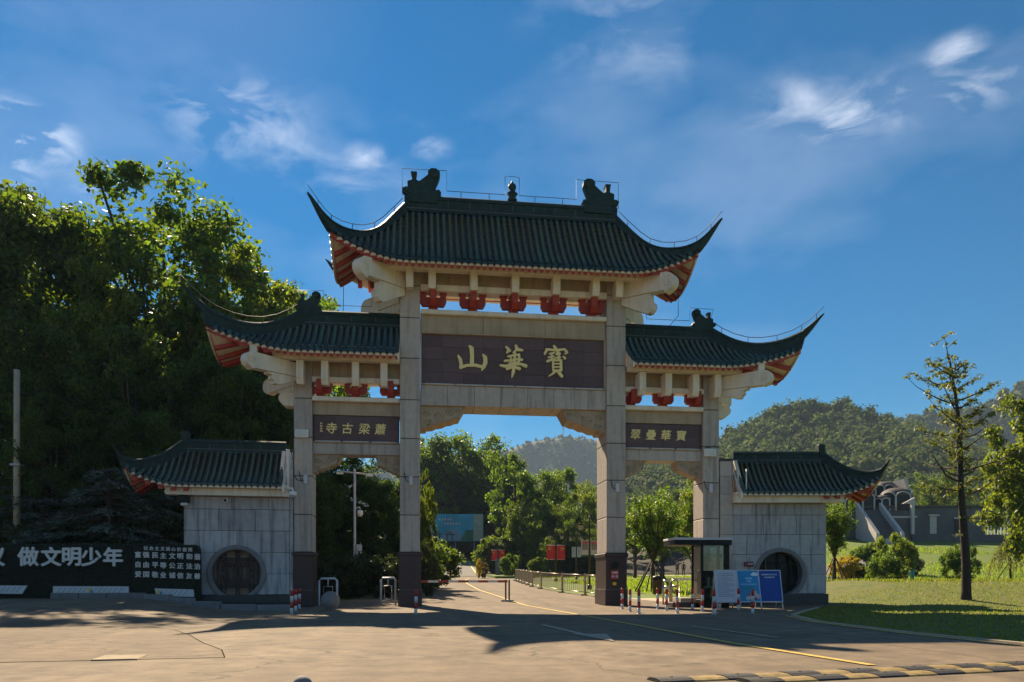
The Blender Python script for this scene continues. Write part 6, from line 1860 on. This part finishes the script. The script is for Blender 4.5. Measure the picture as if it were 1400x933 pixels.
# stair between pale stringers
st = MB()
for k in range(14): st.box(U(1172) + k * .03, U(1205) + k * .05 - .6, -6.0 + k * .42, -5.58 + k * .42, -1, .2 + k * .32)
st.build('stair', SLATE, b)
for a in (U(1171), U(1203)):
    MB().prism([(-6.2, -1), (-6.2, .9), (-.2, 5.4), (-.2, -1)], a - .22, a + .22, 'yz').build('stringer', PALEB, b)
MB().box(U(1208), U(1234), -2.0, -.02, -1, 3.2).build('terrace', SLATE, b); MB().box(U(1206), U(1238), -2.1, -.0, 3.2, 3.45).build('terrace_coping', PALEB, b)
MB().prism([(U(1221), 5.05), (U(1237), 5.9), (U(1237), 1.0), (U(1233), 1.0), (U(1233), 5.05)], -2.6, -2.25).build('pale_frame', PALEB, b)
MB().box(U(1180), U(1206), -6.4, -5.9, -1.2, .2).build('low_wall', PALEB, b)
for cu, w_, y0, zt_ in ((U(1187), 1.5, 1.4, 7.3), (U(1234), 1.95, 1.8, 7.7), (U(1209), 1.2, 5.0, 8.7), (U(1235), 1.4, 5.2, 9.0), (U(1163), 1.4, 1.4, 6.7), (U(1211), 1.0, 1.0, 6.6)):
    h_ = w_ * .62
    pv = MB().lathe([(w_ * .96, 4.2), (w_ * .96, zt_ - h_)], (cu, y0, 0), 20, 0, 'z', False).build('pavilion', SLATE, b)
    MB().lathe([(w_ * 1.08, zt_ - h_ - .02)] + [(w_ * 1.08 * math.cos(R(t_)), zt_ - h_ + h_ * math.sin(R(t_))) for t_ in range(0, 90, 12)] + [(.01, zt_)], (cu, y0, 0), 24).build('dome', SLATEROOF, pv)
    for k in range(-1, 2):
        a_ = k * .95; c0 = Vector((cu + w_ * 1.02 * math.sin(a_), y0 - w_ * 1.02 * math.cos(a_), 0)); tx = Vector((math.cos(a_), math.sin(a_), 0))
        pts = [c0 + tx * (w_ * .50 * math.cos(R(t_))) + Vector((0, 0, zt_ - h_ - .25 + w_ * .36 * math.sin(R(t_)))) for t_ in range(0, 181, 18)]
        MB().tube(pts, .085, 6).build('arch_edge', PALEB, pv)
        MB().add([tuple(q) for q in pts] + [tuple(Vector((pts[-1].x, pts[-1].y, 4.4))), tuple(Vector((pts[0].x, pts[0].y, 4.4)))], [list(range(len(pts) + 2))]).build('glazing', DARKGLASS, pv)
        for q in (pts[0], pts[-1]): MB().tube([(q.x, q.y, 4.3), (q.x, q.y, q.z)], .09, 6).build('column', PALEB, pv)
for u_, z0_, z1_ in ((U(1248), 8.9, 6.4), (U(1255), 7.6, 4.9)):
    MB().prism([(u_ - .5, z0_), (u_ - .1, z0_), (u_ + .75, z1_), (u_ + .35, z1_)], 1.5, 4.6).build('pale_roof_edge', PALEB, b)
x, y, _ = px(1370, 726, 118)
t = thing('white_railing', 'white railing seen at the right edge beyond the lawn', 'railing', (x, y, Tz(x, y) - .2), R(-7))
for k in range(9): MB().box(-2.2 + k * .5, -2.06 + k * .5, -.05, .05, 0, 1.5).build('baluster', WHITE, t)
MB().box(-2.3, 2.2, -.08, .08, 1.5, 1.68).build('rail', WHITE, t)
x, y, _ = px(1386, 742, 100)
t = thing('lawn_pavilion', 'small slab-roofed shelter on the lawn at the right edge', 'shelter', (x, y, Tz(x, y)), R(-7))
MB().cbox(-1.8, 1.8, -.6, .6, 2.6, 2.85, .03).build('roof', SLATE, t)
for u in (-.4, .5): MB().box(u - .15, u + .15, -.15, .15, -.4, 2.6).build('column', SLATE, t)
x0, y0, _ = px(1118, 784, 60); x1, y1, _ = px(1180, 784, 60)
t = thing('picket_fence', 'low white picket fence at the foot of the yellow bush', 'fence', (x0, y0, Tz(x0, y0)), math.atan2(y1 - y0, x1 - x0))
Ln = math.hypot(x1 - x0, y1 - y0); dz = Tz(x1, y1) - Tz(x0, y0)
for k in range(23):
    u = Ln * k / 22; z = dz * k / 22
    MB().prism([(u - .04, z - .1), (u + .04, z - .1), (u + .04, z + .50), (u, z + .60), (u - .04, z + .50)], -.015, .015).build('picket', WHITE, t)
for h in (.14, .40): MB().prism([(0, h), (Ln, h + dz), (Ln, h + dz + .07), (0, h + .07)], .018, .045).build('rail', WHITE, t)
x, y, _ = px(1247, 780, 66)
t = thing('marker_post', 'small bright blue post on the lawn right of the layered bush', 'post', (x, y, Tz(x, y)))
MB().lathe([(.16, 0), (.16, .9), (.10, 1.0), (.01, 1.02)], (0, 0, 0), 12).build('post', mat('teal_post', (.02, .22, .38), .5), t); MB().cbox(-.28, .28, -.06, .06, .55, .9, .02).build('plate', MATS['teal_post'], t)

# ------------------------------------------------------------------ people walking on the far path
SKIN = mat('skin', (.45, .27, .19), .6, var=.05); HAIR = mat('black_hair', (.012, .010, .009), .6); CLOTHD = mat('dark_clothes', (.018, .018, .024), .8, var=.2); CLOTHN = mat('navy_clothes', (.025, .03, .05), .8, var=.2); TROUS = mat('black_trousers', (.012, .012, .014), .8)


def person(x, y, z, rz, label, cloth, stride, hgt=1.7):
    V_ = [((0, 0, .92), .15), ((0, 0, 1.12), .135), ((0, -.01, 1.32), .155), ((0, 0, 1.44), .10), ((0, -.01, 1.52), .052), ((0, -.03, 1.60), .085), ((0, -.025, 1.68), .088)]
    E_ = [(0, 1), (1, 2), (2, 3), (3, 4), (4, 5), (5, 6)]
    for s in (-1, 1):
        o = len(V_); st = stride * s
        V_ += [((s * .10, 0, .86), .095), ((s * .10, -st * .5 - .03, .48), .066), ((s * .10, -st * .8 + .05, .09), .045), ((s * .11, -st * .8 - .11, .035), .038)]
        E_ += [(0, o), (o, o + 1), (o + 1, o + 2), (o + 2, o + 3)]
        o = len(V_)
        V_ += [((s * .20, 0, 1.39), .062), ((s * .25, st * .25 + .02, 1.12), .046), ((s * .25, st * .45 - .06, .88), .036), ((s * .25, st * .48 - .10, .79), .030)]
        E_ += [(3, o), (o, o + 1), (o + 1, o + 2), (o + 2, o + 3)]
        for q in range(5):
            e = len(V_); a = (q - 1.5) * .013
            if q < 4: V_.append(((s * .25, st * .5 - .11 + a, .705 + abs(q - 1.4) * .008), .009)); E_.append((o + 3, e))
            else: V_.append(((s * .245, st * .48 - .145, .76), .010)); E_.append((o + 3, e))
    me = bpy.data.meshes.new('person_body'); me.from_pydata([v[0] for v in V_], E_, []); ob = bpy.data.objects.new('person_body', me); C.objects.link(ob)
    md = ob.modifiers.new('skin', 'SKIN'); sb = ob.modifiers.new('sub', 'SUBSURF'); sb.levels = 2; sb.render_levels = 2
    for i, v in enumerate(V_): me.skin_vertices[0].data[i].radius = (v[1], v[1])
    me.skin_vertices[0].data[0].use_root = True
    bpy.context.view_layer.update()
    m2 = bpy.data.meshes.new_from_object(ob.evaluated_get(bpy.context.evaluated_depsgraph_get())); bpy.data.objects.remove(ob)
    m2.materials.clear()
    for m_ in (SKIN, cloth, TROUS): m2.materials.append(m_)
    for p in m2.polygons:
        zc_, xc = p.center.z, abs(p.center.x); p.use_smooth = True
        p.material_index = 0 if zc_ > 1.49 or (zc_ < .86 and xc > .19) else (1 if zc_ > .92 else 2)
    t = thing('person', label, 'person', (x, y, z), rz, 'people walking on the far path'); t.scale = (hgt / 1.76,) * 3
    bd = link('body', m2, t)
    MB().lathe([(.004, .112), (.06, .098), (.095, .05), (.102, -.01), (.09, -.07), (.05, -.09)], (0, -.012, 1.685), 14).build('hair', HAIR, bd)
    fc = MB()
    for s in (-1, 1): fc.lathe([(.001, -.012), (.012, -.006), (.012, .004)], (s * .032, -.108, 1.655), 8, 0, 'y')
    fc.prism([(-.025, 1.585), (.025, 1.585), (.02, 1.577), (-.02, 1.577)], -.112, -.10); fc.build('face_features', HAIR, bd)
    MB().prism([(-.13, 1.66), (-.105, 1.645), (-.105, 1.61), (-.125, 1.60)], -.014, .014, 'yz').build('nose', SKIN, bd)
    for s in (-1, 1): MB().lathe([(.004, -.012), (.03, -.006), (.03, .008), (.004, .012)], (s * .094, -.01, 1.64), 8, 0, 'x').build('ear', SKIN, bd)


for c_, lab, cl, st, rz in ((926, 'leftmost of three people in dark clothes walking on the far path in the right bay', CLOTHN, .18, R(185)), (934.5, 'middle one of three people in dark clothes walking on the far path', CLOTHD, .14, R(170)), (946, 'rightmost person in dark clothes on the far path, close to the booth edge', CLOTHD, .2, R(100))):
    x, y, _ = px(c_, 790, 96)
    person(x, y, Tz(x, y), rz, lab, cl, st)
x, y, _ = px(940, 792, 95)
ruled('walkers_path', np.arange(58, 66.1, .5), ([58, 66], [14, 13]), ([58, 66], [44, 46]), 30, CONC, .0)

# ------------------------------------------------------------------ air
def haze():
    m = bpy.data.materials.new('haze_air'); m.use_nodes = True; nt = m.node_tree; N, L = nt.nodes, nt.links
    N.clear(); out = N.new('ShaderNodeOutputMaterial'); v = N.new('ShaderNodeVolumePrincipled')
    v.inputs['Color'].default_value = (.58, .77, 1.0, 1); v.inputs['Density'].default_value = HAZE; v.inputs['Anisotropy'].default_value = 0.0
    L.new(v.outputs[0], out.inputs['Volume'])
    b_ = MB().box(-1850, 1850, -650, 1800, -3, 292).build('haze', m); kind(b_, 'stuff'); tag(b_, 'thin pale haze filling the air over the valley', 'haze'); b_.display_type = 'WIRE'


HAZE = .0002
haze()
